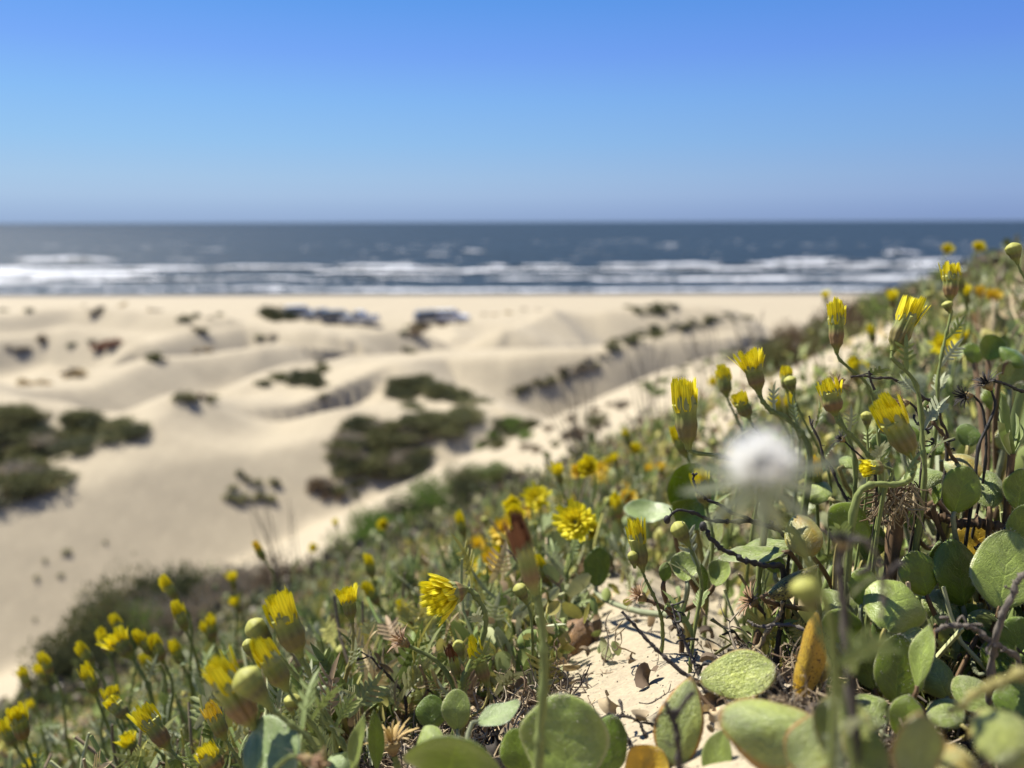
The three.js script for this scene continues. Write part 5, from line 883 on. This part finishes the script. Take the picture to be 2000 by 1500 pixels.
for (const [u, v, h, lab] of [[1150, 790, 90, 'wispy dry grass over the grey scrub, left tuft'], [1290, 740, 90, 'wispy dry grass over the grey scrub, middle tuft'], [1400, 700, 80, 'wispy dry grass on the green mat, right tuft'], [1480, 680, 70, 'wispy dry grass beside the skyline thicket'], [560, 1010, 40, 'wispy dry grass by the sand track'], [1130, 850, 80, 'wispy dry grass low in the grey scrub']]) {
  const d = 1.5, b = P(u, v, d); b.y = H(b) - 0.01; const g = thing('dry_grass_tuft', lab, 'grass', b, 'wispy grass tufts'), R = rng(u);
  for (let i = 0; i < 11; i++) { const a = V3(b.x + 0.05 * (R() - 0.5), b.y, b.z + 0.05 * (R() - 0.5)), t = P(u - 30 + 90 * (R() - 0.5), v - h * (0.4 + 0.7 * R()), d); part(g, 'grass_blade', tube([a, a.clone().lerp(t, 0.5).add(V3(0.02 * (R() - 0.5), 0.01, 0)), t], 0.0011, 0.0005, { n: 5, m: 4 }), i % 3 ? STEM.greyTwig : STEM.dark); }
}
{ // matted dry roots under the fading flower
  const c = P(1748, 972, 0.25), f = c.clone(); f.y = H(f) - 0.002; const g = thing('dry_root_tuft', 'matted tuft of dry straw coloured roots below the fading flower', 'root tuft', f), R = rng(31), l = [], l2 = [];
  for (let i = 0; i < 150; i++) { const p = P(1748 + 80 * (R() - 0.5), 966 + 60 * (R() - 0.5), 0.25 + 0.02 * (R() - 0.5)), q = [p]; let dv = V3(R() - 0.5, -0.2 - R() * 0.5, R() - 0.5).normalize(); for (let k = 0; k < 4; k++) { dv.add(V3(R() - 0.5, R() - 0.5, R() - 0.5).multiplyScalar(0.9)).normalize(); q.push(q.at(-1).clone().addScaledVector(dv, 0.0022)); } (i % 3 ? l : l2).push(tube(q, 0.00022 + 0.0003 * R() * R(), 0.00018, { n: 6, m: 4, seed: i })); }
  part(g, 'fibre_mat', merge(l), STEM.straw).userData.kind = 'stuff'; part(g, 'dark_fibre_mat', merge(l2), STEM.brown).userData.kind = 'stuff';
  part(g, 'root_stem', tube([P(1748, 950, 0.252), P(1752, 990, 0.255), f], 0.0018, 0.0022, { rough: 0.3 }), STEM.brown);
}

// ------------------------------------------------------------------ ground cover nobody could count
const bare = [[1250, 1345, 150, 230, 0], [1440, 1255, 165, 80, 0], [1330, 1178, 130, 40, -10], [1590, 735, 210, 46, -27], [1430, 830, 90, 34, -30], [1080, 925, 60, 22, -25], [860, 1300, 50, 40, 0], [1230, 1085, 60, 24, -20], [1490, 760, 120, 40, -27], [1150, 1150, 60, 20, 0]];
function isBare(p, k = 1) { const q = toPixel(p); if (!q) return false; for (const [u, v, a, b, r] of bare) { const c = Math.cos(r * Math.PI / 180), s = Math.sin(r * Math.PI / 180), x = (q[0] - u) * c + (q[1] - v) * s, y = -(q[0] - u) * s + (q[1] - v) * c; if ((x / a) ** 2 + (y / b) ** 2 < k * (0.8 + 0.4 * noise(p.x * 60, p.z * 60))) return true; } return false; }
function scatter(name, label, category, geo, material, n, r0, r1, place, colours, seed, skip = 1, thin = 0) {
  const R = rng(seed), list = [], m4 = new THREE.Matrix4(), cols = [];
  for (let i = 0; i < n; i++) {
    const a = lerp(-0.78, 0.78, R()), r = r0 * Math.pow(r1 / r0, R()), x = Math.sin(a) * r, d = Math.cos(a) * r, p = V3(x, heightAt(x, d), -d);
    const e1 = R(), e2 = R();
    if (skip && isBare(p, skip) && e1 > 0.03) continue;
    if (thin && fbm(x * 6 / Math.max(0.4, r) * 1.0 + seed, d * 6 / Math.max(0.4, r), 3) < thin * (0.8 + 0.4 * e2)) continue;
    const t = place(p, R, r); if (!t) continue; list.push(t); cols.push(colours[Math.floor(R() * colours.length)], 0.8 + 0.75 * R());
  }
  const im = new THREE.InstancedMesh(geo, material, list.length); const c = new THREE.Color();
  list.forEach((t, i) => { im.setMatrixAt(i, t); const q = cols[i * 2], k = cols[i * 2 + 1]; im.setColorAt(i, c.setRGB(q[0] * k, q[1] * k, q[2] * k)); });
  im.name = name; im.userData = { kind: 'stuff', label, category }; shadows(im); scene.add(im);
}
const tintLeaf = mat({ color: 0xffffff, roughness: 0.6, transmission: 0.35, thickness: 0, specularIntensity: 0.4 }), tintTwig = mat({ color: 0xffffff, roughness: 0.9 });
const Q = new THREE.Quaternion(), E = new THREE.Euler();
const pose = (p, e, s) => new THREE.Matrix4().compose(p, Q.setFromEuler(e), s);
const roundLeaf = (() => { const pos = [], uv = [], idx = [], T = 5, S = 4; for (let i = 0; i <= T; i++) { const t = i / T, w = 0.36 * Math.pow(Math.sin(Math.PI * (0.04 + 0.92 * t)), 0.6); for (let j = 0; j <= S; j++) { const s = j / S * 2 - 1; pos.push(s * w, t, 0.35 * s * s * w + 0.2 * t * t); uv.push(j / S, t); } } for (let i = 0; i < T; i++) for (let j = 0; j < S; j++) { const a = i * (S + 1) + j, b = a + S + 1; idx.push(a, b, a + 1, b, b + 1, a + 1); } return geom(pos, idx, uv); })();
const greens = [[0.30, 0.36, 0.10], [0.38, 0.42, 0.16], [0.46, 0.48, 0.24], [0.48, 0.46, 0.12], [0.22, 0.29, 0.08], [0.52, 0.54, 0.34], [0.32, 0.38, 0.16], [0.56, 0.50, 0.15], [0.19, 0.25, 0.07], [0.55, 0.44, 0.24], [0.36, 0.26, 0.15]];
const dryC = [[0.24, 0.18, 0.11], [0.36, 0.28, 0.17], [0.14, 0.105, 0.07], [0.48, 0.38, 0.23], [0.08, 0.06, 0.045], [0.30, 0.25, 0.18], [0.05, 0.04, 0.03], [0.18, 0.12, 0.07]];
const up = (R, k) => (0.35 + 0.65 * R()) * k;
scatter('mat_leaves', 'small green and grey leaves of the flowering mat', 'leaves', roundLeaf, tintLeaf, 62000, 0.26, 6, (p, R, r) => { const s = (0.0042 + 0.009 * R() * R()) * (1 + 0.35 * Math.min(r, 3)); return pose(V3(p.x, p.y + 0.002 + 0.045 * R() * R() * Math.min(1, 0.45 + r), p.z), E.set((R() - 0.5) * 2.2, R() * 6.28, (R() - 0.5) * 2.2), V3(s, s, s)); }, greens, 901, 1, 0.40);
scatter('mat_lobed_leaves', 'narrow lobed leaves among the flower stalks', 'leaves', lobed[1], tintLeaf, 15000, 0.24, 4, (p, R, r) => { const s = (0.007 + 0.013 * R()) * (1 + 0.3 * Math.min(r, 3)); return pose(V3(p.x, p.y + (p.x < 0.05 ? 0.055 : 0.03) * R() * R(), p.z), E.set((R() - 0.5) * 1.8, R() * 6.28, (R() - 0.5) * 1.8), V3(s, s, s)); }, greens, 902, 1, 0.44);
const stemBit = tube([V3(0, 0, 0), V3(0.05, 0.35, 0.02), V3(-0.03, 0.7, 0), V3(0.04, 1, -0.03)], 0.016, 0.011, { n: 6, m: 4 });
scatter('mat_stems', 'thin green and grey stems of the flowering mat', 'stems', stemBit, tintTwig, 5000, 0.25, 4, (p, R, r) => { const s = (0.025 + 0.035 * R()) * (1 + 0.25 * Math.min(r, 3)); return pose(V3(p.x, p.y - 0.002, p.z), E.set((R() - 0.5) * 1.7, R() * 6.28, (R() - 0.5) * 1.7), V3(s, s, s)); }, [...greens.slice(0, 5), ...dryC.slice(0, 4)], 903, 1, 0.44);
// kinked, tapering bits of dead stem with a side shoot
const kink = [0, 1, 2].map((k) => { const R = rng(50 + k), walk = (p, dv, n, st, j) => { const q = [p]; for (let i = 0; i < n; i++) { dv = dv.clone().add(V3(R() - 0.5, R() - 0.5, R() - 0.5).multiplyScalar(j)).normalize(); q.push(q.at(-1).clone().addScaledVector(dv, st)); } return q; };
  const a = walk(V3(0, 0, 0), V3(0, 1, 0), 5, 0.22, 1.0), l = [tube(a, 0.017, 0.010, { n: 10, m: 4, rough: 0.3, seed: k })];
  for (const s of [2, 3, 4]) l.push(tube(walk(a[s], V3(R() - 0.5, 0.4, R() - 0.5), 3, 0.10, 1.5), 0.010, 0.013, { n: 5, m: 4, rough: 0.35, seed: s })); return merge(l); });
const crumple = strip(V3(0, 0, 0), UP, V3(0, 0, 1), 1, 0.5, 3.4, { teeth: 2, rows: 7, cup: 0.9 });
const bark = (p, R, r, a, b, lift) => { const s = (a + b * R() * R()) * (1 + 0.35 * Math.min(r, 3)); return pose(V3(p.x, p.y + lift * R() * R(), p.z), E.set(R() * 6.28, R() * 6.28, R() * 6.28), V3(s, s, s)); };
kink.forEach((k, i) => scatter('dry_twig_litter' + ['', '_fine', '_pale'][i], ['kinked dry twigs littering the sand', 'fine dry shoots littering the sand', 'pale broken stems littering the sand'][i], 'litter', k, tintTwig, 13000, 0.2, 3.5, (p, R, r) => bark(p, R, r, 0.008, 0.018, 0.012), i === 2 ? [...dryC, [0.5, 0.42, 0.3]] : dryC, 904 + i * 11, 1.1, 0.32));
scatter('dead_leaf_litter', 'crumpled dead leaves littering the sand', 'litter', crumple, tintTwig, 16000, 0.18, 3, (p, R, r) => { const s = (0.004 + 0.007 * R()) * (1 + 0.4 * r); return pose(V3(p.x, p.y + 0.006 * R(), p.z), E.set(R() * 6.28, R() * 6.28, R() * 6.28), V3(s, s, s)); }, dryC, 905, 1.1, 0.32);
// low tangle under the leaves in the lower right, and crumbs on the open sand
const lowRight = (p) => { const q = toPixel(p); return q && q[0] > 1470 && q[2] > 0.17; };
scatter('tangle_litter', 'dark tangle of dead stems under the right leaves', 'litter', kink[0], tintTwig, 15000, 0.17, 0.7, (p, R, r) => lowRight(p) ? bark(p, R, r, 0.006, 0.014, 0.012) : null, [...dryC, [0.03, 0.025, 0.02], [0.05, 0.04, 0.03]], 906, 1);
scatter('tangle_curls', 'curled dead leaves under the right leaves', 'litter', crumple, tintTwig, 6000, 0.17, 0.7, (p, R, r) => lowRight(p) ? bark(p, R, r, 0.003, 0.006, 0.008) : null, dryC, 916, 1);
scatter('understory_leaves', 'small leaves low under the right flower stalks', 'leaves', roundLeaf, tintLeaf, 6000, 0.26, 0.8, (p, R, r) => { const q = toPixel(p); if (!q || q[0] < 1450) return null; const s = 0.006 + 0.011 * R(); return pose(V3(p.x, p.y + 0.035 * R(), p.z), E.set((R() - 0.5) * 2, R() * 6.28, (R() - 0.5) * 2), V3(s, s, s)); }, greens, 907, 1);
const grain = new THREE.IcosahedronGeometry(1, 0);
scatter('sand_debris', 'grains and crumbs lying on the open sand', 'debris', grain, tintTwig, 5000, 0.13, 1.2, (p, R, r) => { const s = (0.0002 + 0.0006 * R() * R() * R() * R()) * (1 + r); return pose(p, E.set(R() * 6, R() * 6, 0), V3(s * 1.5, s, s)); }, [[0.4, 0.33, 0.23], [0.15, 0.12, 0.09], [0.5, 0.43, 0.32], [0.06, 0.05, 0.04]], 908, 0);
scatter('standing_dead_stems', 'thin dark dead stems standing among the right flowers', 'dead stems', kink[1], tintTwig, 13000, 0.25, 0.8, (p, R, r) => { const q = toPixel(p); if (!q || q[0] < 1520) return null; const s = 0.02 + 0.03 * R(); return pose(V3(p.x, p.y - 0.002, p.z), E.set((R() - 0.5) * 1.4, R() * 6.28, (R() - 0.5) * 1.4), V3(s * 0.8, s, s * 0.8)); }, [[0.03, 0.025, 0.02], [0.07, 0.055, 0.04], [0.14, 0.11, 0.08], [0.2, 0.2, 0.08], [0.3, 0.26, 0.19]], 931, 1);
scatter('slope_cover', 'blurred low plants covering the far shoulder of the slope', 'ground cover', roundLeaf, tintLeaf, 60000, 1.3, 7, (p, R, r) => { const s = 0.010 + 0.022 * R() * Math.min(1.4, r / 3); return pose(V3(p.x, p.y + 0.09 * R() * R() * noise(p.x * 2.2 + 4, p.z * 2.2) * 1.6, p.z), E.set((R() - 0.5) * 2.4, R() * 6.28, (R() - 0.5) * 2.4), V3(s, s, s)); }, [[0.16, 0.19, 0.07], [0.22, 0.26, 0.09], [0.30, 0.32, 0.14], [0.22, 0.18, 0.12], [0.12, 0.10, 0.07], [0.36, 0.33, 0.16], [0.26, 0.23, 0.17], [0.1, 0.13, 0.05]], 941, 1.2, 0.36);

renderer.render(scene, camera);
